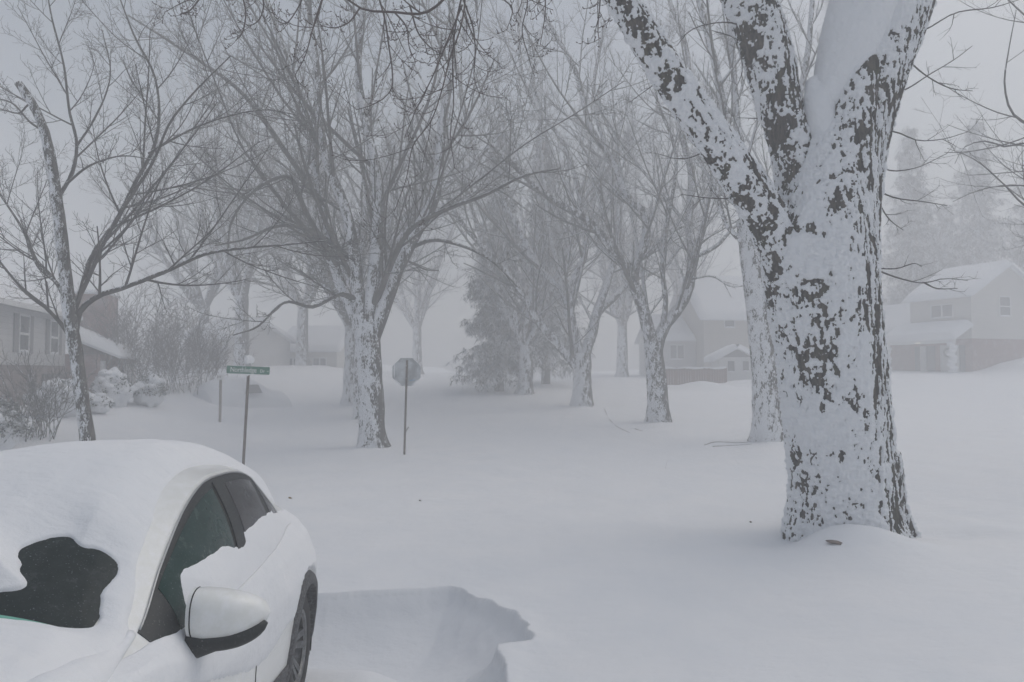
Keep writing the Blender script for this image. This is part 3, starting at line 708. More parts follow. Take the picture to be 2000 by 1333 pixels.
disp = sstep(-.04, .16, T) * (.015 + .024 * np.clip(T, 0, 1) * (1 - .7 * force) + (.02 * (blob2 - .5) + .022 * blob + .016 * blob_s) * (1 - .6 * force) + .014 * (fluff - .5) + .03 * force * low + .018 * rip * (1 - force)) + (1 - sm) * (.034 * (ridge - .5) + .014 * (ridge2 - .5))
V = V + NV * disp[:, None]
root = thing('old_maple', HB, 'massive old maple with snow plastered bark in the right foreground', 'tree')
ho = MB(); ho.add(V, HQ, HT); ho.build('trunk', M['hero'], root, origin=HB, attr=sm)
# thin shoots on the old trunk
sh = [[(1782, 69), (1812, 56), (1865, 26), (1940, 15), (1990, 0)], [(1741, 186), (1775, 172), (1812, 148), (1865, 116), (1899, 90)], [(1765, 110), (1809, 148), (1861, 174), (1900, 178)],
      [(1712, 252), (1752, 259), (1790, 274), (1842, 272), (1890, 258)], [(1700, 316), (1741, 334), (1782, 330), (1850, 300)], [(1692, 360), (1745, 386), (1801, 394), (1850, 402)], [(1700, 362), (1733, 424), (1764, 450)],
      [(1700, 523), (1750, 525), (1784, 515), (1800, 521)], [(1702, 524), (1760, 545), (1806, 553), (1840, 545), (1890, 548)], [(1806, 553), (1826, 563), (1870, 564)],
      [(1468, 60), (1430, 45), (1385, 47), (1345, 62), (1322, 90)], [(1480, 150), (1465, 110), (1435, 75), (1390, 60)], [(1435, 75), (1450, 130), (1435, 180)], [(1310, 100), (1290, 150), (1230, 200)], [(1390, 290), (1340, 310), (1280, 300)], [(1545, 250), (1500, 235), (1440, 230)], [(1470, 385), (1400, 388), (1330, 380)]]
limbs = [px_limb(l, YH - .05 + .2 * (i % 3), 1.9, .7, rng.uniform(-.8, .8)) for i, l in enumerate(sh)]
PP, PR = resample_limbs(limbs, 12); cb = MB(); V_, Q_ = tubes(PP, PR, 5); cb.add(V_, Q_)
crown_levels(PP, PR, [dict(n=4, tr=(.45, .97), lf=(.25, .5), ang=(25, 55), N=5, wob=.3, trop=.1, rr=.7, rmin=.003), dict(n=3, tr=(.3, .97), lf=(.3, .6), ang=(25, 55), N=4, wob=.3, trop=.1, rr=.8, rmin=.0025)], cb)
# upper limbs out of the frame carry the crown
up_l = [limb_from(cr(H_ax[i], 20)[k, :3], d, L, .07, .012, 9, .2, .1) for i, k, d, L in ((1, 15, (-.6, -.3, .7), 3.5), (1, 18, (-.8, .2, .5), 3.2), (2, 15, (-.3, .5, .8), 3.6), (2, 18, (.2, -.2, 1), 3.5), (3, 17, (.6, .2, .8), 3.6), (3, 19, (.3, -.5, .8), 3.5))]
PP, PR = resample_limbs(up_l, 12); V_, Q_ = tubes(PP, PR, 7); cb.add(V_, Q_)
crown_levels(PP, PR, scaled(LV_Y, 1, (6, 6, 5, 2)), cb)
cb.build('crown', M['twig'], root, origin=HB)
# the low branch hanging across the top of the view, with budded curling twigs
hang = [[(1214, -10), (1120, -90), (1000, -70), (905, -35), (824, 27), (770, 24), (703, 16), (672, -6), (600, -40), (430, -30)],
        [(824, 27), (800, 10), (770, -20), (740, -60)], [(905, -40), (908, 0), (898, 60), (880, 110), (862, 180), (840, 240), (809, 281), (793, 351), (770, 414)],
        [(905, -20), (890, 50), (884, 130), (886, 200), (880, 260), (888, 330)], [(903, 10), (870, 90), (845, 150), (815, 210), (790, 270)], [(905, 0), (925, 60), (928, 110), (926, 150), (938, 190)],
        [(735, -20), (752, 40), (760, 95), (766, 140), (764, 175), (752, 190), (720, 208), (695, 215)], [(770, 24), (792, 50), (800, 95), (812, 122)], [(703, 16), (680, 45), (650, 55), (620, 48)],
        [(640, -30), (622, 20), (610, 60), (596, 110), (575, 150)], [(600, -30), (585, 10), (560, 45), (538, 40)], [(800, 10), (820, 70), (850, 100), (862, 104)],
        [(430, -30), (400, -8), (365, 2), (322, 24)], [(390, -2), (372, 20), (352, 28), (362, 24)], [(500, -30), (515, 10), (505, 40), (490, 50), (470, 42)], [(470, -20), (480, 30), (470, 70), (460, 80)],
        [(1010, -60), (1030, 0), (1020, 60), (1035, 120)], [(1060, -60), (1065, 20), (1055, 90)], [(960, -60), (985, 0), (1000, 15), (990, 60)], [(1170, -60), (1172, 0), (1168, 60), (1170, 80)]]
limbs = [px_limb(l, 7.4, 6.5 if i == 0 else 1.9, 1.9 if i == 0 else .7, (-.8 if i == 0 else rng.uniform(-.5, .5))) for i, l in enumerate(hang)]
limbs[0][:, 3] = np.linspace(.019, .006, len(limbs[0]))
PP, PR = resample_limbs(limbs, 40); hbm = MB(); V_, Q_ = tubes(PP, PR, 6); hbm.add(V_, Q_)
Q1, R1 = grow(PP[1:], PR[1:], n=9, tr=(.1, .99), lf=(.18, .42), ang=(30, 65), N=7, wob=.25, trop=.0, rr=.7, rmin=.0032, droop=-.9, taper=.3, rtip=.6)
V_, Q_ = tubes(Q1, R1, 4); hbm.add(V_, Q_)
Q2, R2 = grow(Q1, R1, n=4, tr=(.3, .99), lf=(.15, .5), ang=(30, 70), N=5, wob=.25, trop=.0, rr=.8, rmin=.0026, droop=-1.6, taper=.3, rtip=.8, lmin=.03)
V_, Q_ = tubes(Q2, R2, 3); hbm.add(V_, Q_)
tips = np.vstack([Q1[:, -1], Q2[:, -1], Q2[:, 2]]); dirs = np.vstack([Q1[:, -1] - Q1[:, -2], Q2[:, -1] - Q2[:, -2], Q2[:, 3] - Q2[:, 2]]); dirs = unit(dirs)
bp = np.stack([tips - dirs * .004, tips + dirs * .006, tips + dirs * .016], 1); br_ = np.tile(np.array([.0035, .0062, .002]), (len(tips), 1))
V_, Q_ = tubes(bp, br_, 5); hbm.add(V_, Q_)
hbm.build('hanging_branch', M['twig_red'], root, origin=HB)

# ------------------------------------------------------------------ spruces and shrubs
def spruce(px, Y, H, Rb, label, seed, group='dark spruces', lowdroop=.5, z_sink=0.0):
    global rng
    rng = np.random.default_rng(seed)
    x = P(px, HZ, Y)[0]; base = np.array([x, Y, g1(x, Y) - z_sink]); root = thing('spruce_tree', base, label, 'tree', group)
    tb = MB(); tb.tube(np.array([base - [0, 0, .2], base + [0, 0, H * .5], base + [0, 0, H * .98]]), [H * .018, H * .011, .02], 8); tb.build('trunk', M['bark_dark'], root, origin=base)
    nb = int(H * 19); zt = np.sort(rng.uniform(.12, .985, nb)); az = rng.uniform(0, 2 * PI, nb)
    L = Rb * (1 - zt) ** .8 * rng.uniform(.55, 1.2, nb) + .15
    el = np.where(zt > .8, .5, -.05 - .35 * (1 - zt)); N = 7; s = np.linspace(0, 1, N)
    Pb = np.empty((nb, N, 3)); rad = s[None] * L[:, None]
    Pb[:, :, 0] = base[0] + np.cos(az)[:, None] * rad; Pb[:, :, 1] = base[1] + np.sin(az)[:, None] * rad
    Pb[:, :, 2] = base[2] + (zt * H)[:, None] + rad * el[:, None] - lowdroop * L[:, None] * (s ** 1.5 - .8 * s ** 3)[None] * (1 - zt * .6)[:, None]
    Pb[:, :, 2] = np.maximum(Pb[:, :, 2], base[2] + .55 + .3 * rng.random((nb, 1)))
    Rr = .03 * np.linspace(1, .3, N)[None] * np.ones((nb, 1)); cb = MB(); V_, Q_ = tubes(Pb, Rr, 3); cb.add(V_, Q_)
    # sprays: side twigs that hang, each a ragged curtain of slim blades
    S1, R1 = grow(Pb, Rr, n=9, tr=(.12, 1), lf=(.28, .5), ang=(35, 75), N=4, wob=.2, trop=-.5, rr=.5, rmin=.01, flat_=.6, lmin=.22, taper=.4)
    pts = S1[:, 1:].reshape(-1, 3); k = 4
    p = np.repeat(pts, k, 0); n = len(p)
    hd = unit(rng.normal(0, 1, (n, 3)) * np.array([.55, .55, .2]) + np.array([0, 0, -.75])); ln = rng.uniform(.16, .42, n)[:, None]; wd = rng.uniform(.025, .07, n)[:, None]
    sd = unit(np.cross(hd, rng.normal(0, 1, (n, 3))))
    p = p + rng.normal(0, .05, (n, 3))
    Vq = np.stack([p - sd * wd * .5, p + sd * wd * .5, p + hd * ln + sd * wd * .2, p + hd * ln - sd * wd * .2], 1).reshape(-1, 3)
    cb.add(Vq, np.arange(n * 4).reshape(-1, 4)); V_, Q_ = tubes(S1, R1, 3); cb.add(V_, Q_)
    cb.build('crown', M['needles'], root, origin=base)
    return root
spruce(975, 39, 14.5, 2.25, 'dark conical spruce with drooping snowy boughs right of the stop sign', 201, lowdroop=1.0)
spruce(1066, 43, 15.5, 2.5, 'second dark spruce behind the slanting limbs of the maple', 202, lowdroop=.9)
spruce(1788, 56, 19.3, 3.6, 'tall narrow spruce above the porch of the right house', 204)
spruce(1918, 58, 20.5, 4.3, 'tall broad spruce behind the gable of the right house', 205)
spruce(2035, 56, 17, 4.2, 'spruce cut by the right edge behind the gabled house', 206)
spruce(1850, 64, 15, 4.0, 'fainter spruce between the two tall ones at right', 207)

def leaf_shrub(px, Y, rx, rz, label, seed, snow=.6, cat='shrub'):
    """rounded evergreen loaded with snow: leaf cards plus lumps of settled snow"""
    global rng
    rng = np.random.default_rng(seed); x = P(px, HZ, Y)[0]; base = np.array([x, Y, g1(x, Y)]); root = thing('evergreen_shrub', base, label, cat, 'snowed shrubs by the left house')
    d = unit(rng.normal(0, 1, (int(2600 - 1900 * min(1, snow)), 3))); d[:, 2] = np.abs(d[:, 2]) * 1.0 - .15; rad = rng.uniform(.72, 1.04, len(d)) * (1 + .25 * (fbm(d * 2.2, seed, 3) - .5) * 2)
    p = base + np.array([0, 0, rz * .42]) + d * rad[:, None] * np.array([rx, rx, rz * .62]); n = len(p)
    a = unit(rng.normal(0, 1, (n, 3)) + d * .8); b = unit(np.cross(a, rng.normal(0, 1, (n, 3)))); s = rng.uniform(.05, .13, n)[:, None]
    lb = MB(); lb.add(np.stack([p, p + (a * .5 + b * .28) * s, p + a * s, p + (a * .5 - b * .28) * s], 1).reshape(-1, 3), np.arange(n * 4).reshape(-1, 4))
    st = np.tile(base, (40, 1)); en = p[rng.integers(0, n, 40)]
    tt = np.linspace(0, 1, 4)[None, :, None]; V_, Q_ = tubes(st[:, None] * (1 - tt) + en[:, None] * tt, np.full((40, 4), .01), 3); lb.add(V_, Q_)
    lb.build('foliage', M['leaf'], root, origin=base)
    sb = MB()
    kk = .72 + .2 * min(1, snow); sb.ball(base + [0, 0, rz * .4], (rx * kk, rx * kk, rz * .62 * kk), 40, 24, lambda D: 1 + .4 * (fbm(D * 2.6 + seed, seed + 1, 4) - .5) * 2)
    for i in range(int(14 * snow) + 2):
        e = unit(rng.normal(0, 1, 3) + [0, -.4, .7]); e[2] = abs(e[2]); c = base + [0, 0, rz * .42] + e * np.array([rx, rx, rz * .55]) * rng.uniform(.72, .95); r = rng.uniform(.16, .34) * rx
        sb.ball(c, (r * 1.25, r * 1.2, r * .75), 28, 18, lambda D: 1 + .35 * (fbm(D * 2 + c, i, 3) - .5) * 2)
    sb.build('snow_cap', M['snow'], root, origin=base)
    return root
leaf_shrub(222, 24.5, .62, 1.25, 'round shrub heaped with snow beside the brick entrance', 301, .9)
leaf_shrub(291, 25.5, .55, 1.15, 'snow dusted globe shrub at the end of the left bushes', 302, .5)
leaf_shrub(120, 21.5, .75, 1.0, 'low mounded shrub buried in snow behind the young maple', 303, 1.2)
leaf_shrub(186, 22.5, .45, .6, 'smallest snow heap shrub at the foot of the row', 304, 1.0)
leaf_shrub(-8, 16.6, .62, 1.35, 'dark green evergreen at the left edge of the photo', 305, .1)

def stem_shrub(px, Y, H, spread, n, label, seed, rm=.008, wide=.5, mat=None, lv=None):
    global rng
    rng = np.random.default_rng(seed); x = P(px, HZ, Y)[0]; base = np.array([x, Y, g1(x, Y) - .05]); root = thing('bare_shrub', base, label, 'shrub', 'bare shrubs by the left house')
    L = []
    for i in range(n):
        az = rng.uniform(0, 2 * PI); an = abs(rng.normal(0, spread)); d = (math.cos(az) * math.sin(an), math.sin(az) * math.sin(an), math.cos(an))
        L.append(limb_from(base + np.array([rng.normal(0, wide), rng.normal(0, wide), 0]), d, H * rng.uniform(.65, 1.05), .018, .006, 8, .0, .14))
    PP, PR = resample_limbs(L, 10); tb = MB(); V_, Q_ = tubes(PP, PR, 5); tb.add(V_, Q_); tb.build('stems', M['bark_young'], root, origin=base)
    cb = MB(); crown_levels(PP, PR, lv or [dict(n=8, tr=(.25, .97), lf=(.25, .5), ang=(20, 50), N=6, wob=.25, trop=.15, rr=.6, rmin=rm), dict(n=6, tr=(.2, .97), lf=(.3, .6), ang=(20, 50), N=4, wob=.25, trop=.1, rr=.7, rmin=rm * .8)], cb)
    cb.build('twigs', mat or M['twig'], root, origin=base)
stem_shrub(75, 18.5, 2.3, .32, 26, 'tall many stemmed bare shrub before the siding house', 311, .006, .22)
stem_shrub(320, 30, 3.9, .30, 46, 'big dense bare thicket behind the snow dusted globe shrub', 312, .011, 1.0, M['twig_red'], lv=[dict(n=9, tr=(.2, .97), lf=(.25, .45), ang=(20, 50), N=6, wob=.25, trop=.15, rr=.6, rmin=.010), dict(n=7, tr=(.2, .97), lf=(.3, .6), ang=(20, 50), N=4, wob=.25, trop=.1, rr=.7, rmin=.009)])
stem_shrub(262, 31.5, 4.4, .26, 34, 'dense brown thicket growing beside the brick chimney', 313, .011, .8, M['twig_red'])
stem_shrub(380, 34, 3.0, .35, 30, 'smaller brown thicket at the right end of the hedge', 314, .011, .9, M['twig_red'])

# ------------------------------------------------------------------ signs and posts
rng = np.random.default_rng(9)
def channel_post(root, p0, p1, w, mat, origin):
    b = MB(); a, c = np.asarray(p0), np.asarray(p1); d = unit(c - a); x = unit(np.cross(d, [0, 1., 0])); y = np.cross(x, d) * -1
    prof = [(-w * .9, 0), (-w * .45, 0), (-w * .38, w * .7), (w * .38, w * .7), (w * .45, 0), (w * .9, 0), (w * .9, -.004), (w * .4, -.004), (w * .33, w * .7 - .006), (-w * .33, w * .7 - .006), (-w * .4, -.004), (-w * .9, -.004)]
    b.prism([a + x * u + y * v for u, v in prof], c - a)
    L = np.linalg.norm(c - a); n = int(L / .08)
    return b.build('post', mat, root, smooth=False, origin=origin), [a + d * (i + .5) * L / n + y * (-.006) for i in range(n)]
YS = 15.5
b0 = P(474, 925, YS); b0[2] = g1(b0[0], b0[1]) - .1; t0 = P(485.5, 716, YS)
root = thing('street_sign', b0, 'green Northledge Dr street name sign capped with snow', 'street sign')
po, holes = channel_post(root, b0, P(485, 733, YS), .034, M['post'], b0)
c = P(485, 723.5, YS); ang = math.radians(-2.2); ux = np.array([math.cos(ang), .06, math.sin(ang)]); ux /= np.linalg.norm(ux); uy = np.array([-.06, 1, 0]); uy /= np.linalg.norm(uy); uz = np.cross(ux, uy)
def blade_at(u, v, w): return c + ux * u + uy * w + uz * v
W2, H2 = .455, .083; rc = .02
poly = []
for (sx, sz, a0) in ((1, 1, 0), (-1, 1, 90), (-1, -1, 180), (1, -1, 270)):
    for k in range(4):
        a = math.radians(a0 + k * 30); poly.append(blade_at(sx * (W2 - rc) + rc * math.cos(a), sz * (H2 - rc) + rc * math.sin(a), -.008))
bb = MB(); bb.prism(poly, uy * .006); bl = bb.build('sign_blade', M['green'], root, smooth=False, origin=b0)
def text_mesh(s, size, parent, mat, u, v, sx=1.0):
    cu = bpy.data.curves.new('lettering', 'FONT'); cu.body = s; cu.size = size; cu.extrude = .0012; cu.align_x = 'CENTER'; cu.align_y = 'CENTER'
    cu.offset = .001
    cu.materials.append(mat); t_o = bpy.data.objects.new('tmp', cu); C.objects.link(t_o)
    me_ = bpy.data.meshes.new_from_object(t_o.evaluated_get(bpy.context.evaluated_depsgraph_get())); bpy.data.objects.remove(t_o)
    o = bpy.data.objects.new('lettering', me_); C.objects.link(o); o.parent = parent
    p = blade_at(u, v, -.0105) - b0
    R = Matrix((ux * sx, uz, -uy)).transposed().to_4x4()
    o.matrix_local = Matrix.Translation(Vector(p)) @ R
    return o
text_mesh('Northledge', .150, bl, M['letters'], -.100, .0, .80)
text_mesh('Dr', .098, bl, M['letters'], .302, -.012, .85)
ar = MB(); ar.prism([blade_at(.385, -.012, -.0105), blade_at(.418, -.006, -.0105), blade_at(.418, .004, -.0105), blade_at(.437, -.010, -.0105), blade_at(.418, -.026, -.0105), blade_at(.418, -.016, -.0105)], uy * .0018)
ar.build('arrow', M['letters'], bl, smooth=False, origin=b0)
bk = MB(); tp = P(485.5, 713, YS); bk.box(tp + [-.05, -.02, -.03], tp + [.05, .02, .03]); bk.build('bracket', M['chrome'], root, smooth=False, origin=b0)
cb_ = MB(); e0 = P(485, 704, YS); cb_.box(e0 + [-.006, -.2, -.075], e0 + [.0, .3, .085]); cb_.build('cross_blade', M['green'], root, smooth=False, origin=b0)
sc_ = MB(); sc_.prism([e0 + [u_, -.20, v_] for u_, v_ in ((-.012, -.08), (-.014, .09), (.012, .10), (.040, .075), (.052, .03), (.046, -.02), (.02, -.08))], (0, .05, 0))
sc_.ball(e0 + [.006, .05, .01], (.016, .30, .10), 18, 12); sc_.ball(P(466, 716, YS) + [0, 0, .004], (.22, .018, .013), 16, 8); sc_.ball(P(484, 733.5, YS) + [0, -.03, 0], (.03, .02, .02), 10, 8)
sc_.build('snow_cap', M['snow'], root, origin=b0)

YT = 18.3
b0 = P(789.5, 888, YT); b0[2] = g1(b0[0], b0[1]) - .1
root = thing('stop_sign', b0, 'octagonal stop sign seen from its bare metal back on a thin post', 'road sign')
c = P(793.5, 727, YT); R8 = 29.5 * YT / F
pl = [c + np.array([math.cos(math.radians(22.5 + 45 * i)) * R8, .03 + math.cos(math.radians(22.5 + 45 * i)) * R8 * .06, math.sin(math.radians(22.5 + 45 * i)) * R8]) for i in range(8)]
bb = MB(); bb.prism(pl, (0, .006, 0)); pn = bb.build('sign_plate', M['sign_back'], root, smooth=False, origin=b0)
bb = MB(); q_ = P(805, 744, YT); bb.prism([q_ + [-.07, .016, -.005], q_ + [.07, .022, .012], q_ + [.07, .022, .028], q_ + [-.07, .016, .012]], (0, .004, 0)); bb.build('sticker', M['blue'], pn, smooth=False, origin=b0)
for (pa, pb) in (((770, 710), (770, 738)), ((771, 742), (784, 754)), ((803, 754), (816, 742))):
    a, b = P(*pa, YT), P(*pb, YT); sb = MB(); sb.tube(np.linspace(a, b, 5) + [0, .015, 0], [.008, .014, .016, .014, .006], 8); sb.build('snow_rim', M['snow'], pn, origin=b0)
po, holes = channel_post(root, b0, P(795, 704, YT), .03, M['post'], b0)
bb = MB(); bb.tube([P(791, 846, YT) + [0, -.02, 0], P(796, 838, YT) + [0, -.04, 0], P(799, 834, YT) + [0, -.05, 0]], [.012, .011, .01], 6); bb.build('loose_strap', M['post'], root, origin=b0)
for z_ in (.16, -.16):
    bb = MB(); bb.tube([c + [0.005, -.03, z_], c + [.005, .03, z_]], .013, 8); bb.build('bolt', M['chrome'], root, origin=b0)

b0 = P(430, 800, 26); b0[2] = g1(b0[0], b0[1]) - .1; top = P(430.5, 741, 26)
root = thing('mailbox_post', b0, 'short wooden post with a small pale box left of the street sign', 'post')
bb = MB(); bb.box(b0 + [-.036, -.036, 0], [b0[0] + .036, b0[1] + .036, top[2]]); bb.build('post', M['wood'], root, smooth=False, origin=b0)
bb = MB(); bb.box(top + [-.085, -.12, -.02], top + [.085, .12, .16]); o = bb.build('box', M['trim'], root, smooth=False, origin=b0)
bb = MB()
for dx in (-.04, .04): bb.box(top + [dx - .022, -.125, .05], top + [dx + .022, -.118, .12])
bb.build('number_plate', M['shutter'], o, smooth=False, origin=b0)
bb = MB(); bb.ball(top + [0, 0, .165], (.1, .13, .05), 14, 8); bb.build('snow_cap', M['snow'], root, origin=b0)

# ------------------------------------------------------------------ houses
def roof_slab(mb, a, b, c, d, th, nu=26, nv=14, seed=0):
    """snow-laden roof plane a-b (eave), d-c (ridge); rounded lip"""
    a, b, c, d = map(np.asarray, (a, b, c, d)); u = np.linspace(0, 1, nu); v = np.linspace(0, 1, nv)
    U, Vv = np.meshgrid(u, v, indexing='ij')
    Pq = (a * ((1-U)*(1-Vv))[..., None] + b * (U*(1-Vv))[..., None] + c * (U*Vv)[..., None] + d * ((1-U)*Vv)[..., None])
    n = unit(np.cross(b - a, d - a)); n = n if n[2] > 0 else -n
    e = np.minimum(np.minimum(U, 1 - U) * np.linalg.norm(b - a), Vv * np.linalg.norm(d - a) + .0)
    t = th * np.sqrt(np.clip(1 - (1 - np.clip(e / (th * 1.1), 0, 1)) ** 2, 0, 1)) * (.75 + .5 * n2(Pq[..., 0].ravel() * .7, Pq[..., 1].ravel() * .7 + Pq[..., 2].ravel(), seed, 3).reshape(U.shape))
    mb.grid(Pq + n * (t + .03)[..., None]); mb.grid(Pq - n * .06, flip=True)
    rim = np.concatenate([np.stack([I[..., :] for I in (Pq[:, 0], )])[0], Pq[-1, 1:], Pq[-2::-1, -1], Pq[0, -2:0:-1]])
    top = rim + n * .03; bot = rim - n * .06; k = len(rim)
    mb.add(np.vstack([top, bot]), [(i, (i + 1) % k, k + (i + 1) % k, k + i) for i in range(k)])
def window(parent, x0, x1, z0, z1, y=0.0, face='front', div=1, fr=.07, horiz=False):
    """face front: on plane y (normal -y); face right: on plane x=y (normal +x), x0,x1 along y"""
    def T(p):
        p = np.asarray(p, float).reshape(-1, 3)
        return p if face == 'front' else np.stack([-p[:, 1] + 0, p[:, 0], p[:, 2]], 1)
    b = MB(); yo = y if face == 'front' else -y
    def bx(m, A, B):
        mm = MB(); mm.box(A, B); m.add(T(mm.V[0]), mm.Q[0])
    for (A, B) in (((x0 - fr, yo - .06, z0 - fr), (x1 + fr, yo + .02, z0)), ((x0 - fr, yo - .06, z1), (x1 + fr, yo + .02, z1 + fr)), ((x0 - fr, yo - .06, z0), (x0, yo + .02, z1)), ((x1, yo - .06, z0), (x1 + fr, yo + .02, z1))): bx(b, A, B)
    for i in range(1, div):
        if horiz: zz = z0 + (z1 - z0) * i / div; bx(b, (x0, yo - .055, zz - .04), (x1, yo + .02, zz + .04))
        else: xx = x0 + (x1 - x0) * i / div; bx(b, (xx - .05, yo - .055, z0), (xx + .05, yo + .02, z1))
    f = b.build('window', M['trim'], parent, smooth=False)
    p = MB(); bx(p, (x0, yo - .03, z0), (x1, yo - .012, z1)); p.build('pane', M['pane'], f, smooth=False)
    s = MB(); s.add(T(MBball((x0 + x1) / 2, yo - .05, z0 + .005, (x1 - x0) / 2, .05, .05)[0]), MBball(0, 0, 0, 1, 1, 1)[1]); s.build('sill_snow', M['snow'], f)
    return f
def MBball(x, y, z, a, b, c):
    m = MB(); m.ball((x, y, z), (a, b, c), 14, 8); return m.V[0], m.Q[0]
def gable_walls(mb, x0, x1, y0, y1, z0, ze, zr, ridge='x', lower=None):
    """walls with gable ends; ridge along x or y"""
    if ridge == 'x':
        ym = (y0 + y1) / 2
        mb.add([(x0,y0,z0),(x1,y0,z0),(x1,y0,ze),(x0,y0,ze)], [(0,1,2,3)]); mb.add([(x1,y1,z0),(x0,y1,z0),(x0,y1,ze),(x1,y1,ze)], [(0,1,2,3)])
        for x, fl in ((x0, 1), (x1, 0)): mb.add([(x,y0,z0),(x,y1,z0),(x,y1,ze),(x,ym,zr),(x,y0,ze)], [(0,1,2,4)], [(4,2,3)])
    else:
        xm = (x0 + x1) / 2
        mb.add([(x0,y0,z0),(x0,y1,z0),(x0,y1,ze),(x0,y0,ze)], [(0,1,2,3)]); mb.add([(x1,y0,z0),(x1,y1,z0),(x1,y1,ze),(x1,y0,ze)], [(0,1,2,3)])
        for y in (y0, y1): mb.add([(x0,y,z0),(x1,y,z0),(x1,y,ze),(xm,y,zr),(x0,y,ze)], [(0,1,2,4)], [(4,2,3)])
def gable_roof(parent, x0, x1, y0, y1, ze, zr, ridge='x', oh=.35, th=.28, seed=0, name='roof'):
    r = MB()
    if ridge == 'x':
        ym = (y0 + y1) / 2; k = (zr - ze) / (ym - y0); e = ze - k * oh
        roof_slab(r, (x0 - oh, y0 - oh, e + .02), (x1 + oh, y0 - oh, e + .02), (x1 + oh, ym, zr + .02), (x0 - oh, ym, zr + .02), th, seed=seed)
        roof_slab(r, (x1 + oh, y1 + oh, e + .02), (x0 - oh, y1 + oh, e + .02), (x0 - oh, ym, zr + .02), (x1 + oh, ym, zr + .02), th, seed=seed + 1)
    else:
        xm = (x0 + x1) / 2; k = (zr - ze) / (xm - x0); e = ze - k * oh
        roof_slab(r, (x0 - oh, y1 + oh, e + .02), (x0 - oh, y0 - oh, e + .02), (xm, y0 - oh, zr + .02), (xm, y1 + oh, zr + .02), th, seed=seed)
        roof_slab(r, (x1 + oh, y0 - oh, e + .02), (x1 + oh, y1 + oh, e + .02), (xm, y1 + oh, zr + .02), (xm, y0 - oh, zr + .02), th, seed=seed + 1)
    return r.build(name, M['snow'], parent, sharp=50)
def frame_rot(dx, dy): return (0, 0, math.atan2(dy, dx))

# right house: two storeys over brick, snowy porch
org = np.array([28.9, 45.0, 0.]); org[2] = 2.15
H = thing('porch_house', org, 'two storey house over brick with snow wrapped porch posts at right', 'house', rot=frame_rot(.35, -.937))
b = MB(); gable_walls(b, -4.4, 0, 0, 6.8, 2.0, 4.85, 6.85); b.build('wall', M['siding_cream'], H, smooth=False)
b = MB(); b.box((-4.38, .04, -.6), (-.04, 6.7, 2.0)); b.box((-11, .3, -.6), (-4.4, 6, 2.55)); b.build('brick_wall', M['brick'], H, smooth=False)
b = MB(); b.box((-11.05, .24, 2.55), (-4.4, 6.05, 2.8)); b.build('fascia', M['trim'], H, smooth=False)
gable_roof(H, -4.4, 0, 0, 6.8, 4.85, 6.85, seed=3); gable_roof(H, -11, -4.75, .3, 6, 2.85, 4.7, seed=5)
window(H, -2.75, -1.25, 3.45, 4.25, 0, div=2); window(H, 2.55, 3.5, 3.5, 4.7, 0, 'right', div=2, horiz=True)
window(H, -8.0, -6.4, .8, 2.0, .3, div=2); 
r = MB(); roof_slab(r, (-5.3, -1.7, 1.95), (.15, -1.7, 1.95), (.15, -.02, 2.85), (-5.3, -.02, 2.85), .38, seed=9); r.build('porch_roof', M['snow'], H, sharp=60)
b = MB(); b.box((-5.2, -1.6, 1.70), (.05, -1.45, 1.9)); b.build('porch_beam', M['trim'], H, smooth=False)
for px_ in (-4.95, -.15):
    b = MB(); b.box((px_ - .09, -1.6, -.5), (px_ + .09, -1.45, 1.70)); o = b.build('porch_post', M['trim'], H, smooth=False)
    s = MB()
    for i in range(9): s.ball((px_ + .10 * math.sin(i * 2.1), -1.55, -.1 + i * .22), (.24, .22, .17), 12, 8, lambda D: 1 + .3 * (fbm(D * 2 + i, 5, 2) - .5))
    s.build('snow_wrap', M['snow'], o)
b = MB(); b.box((-2.2, -.03, -.3), (-1.1, .02, 1.62)); o = b.build('door', M['door'], H, smooth=False)
b = MB(); b.lathe([(.17, 0), (.24, .03), (.31, 0), (.24, -.03), (.17, 0)], 20); b.V[0] = b.V[0][:, [0, 2, 1]] + np.array([-1.65, -.06, 1.15]); b.build('wreath', M['wreath'], o)
for x0, x1 in ((-4.1, -3.75), (-3.2, -2.6), (-.85, -.5)):
    b = MB(); b.box((x0, -.03, -.3), (x1, .03, 1.6)); b.build('side_window', M['pane'], H, smooth=False)
for x0, x1 in ((-3.7, -3.25), (-1.05, -.9)):
    b = MB(); b.box((x0, -.025, -.3), (x1, .03, 1.62)); b.build('door_surround', M['trim'], H, smooth=False)
m = NT('porch_lamp_glow'); m.b.inputs['Emission Color'].default_value = (1, .85, .6, 1); m.b.inputs['Emission Strength'].default_value = 0.7; M['glow'] = m.m
b = MB(); b.box((-2.7, -1.62, 1.74), (-2.35, -1.605, 1.79)); b.build('porch_lamp', M['glow'], H, smooth=False)

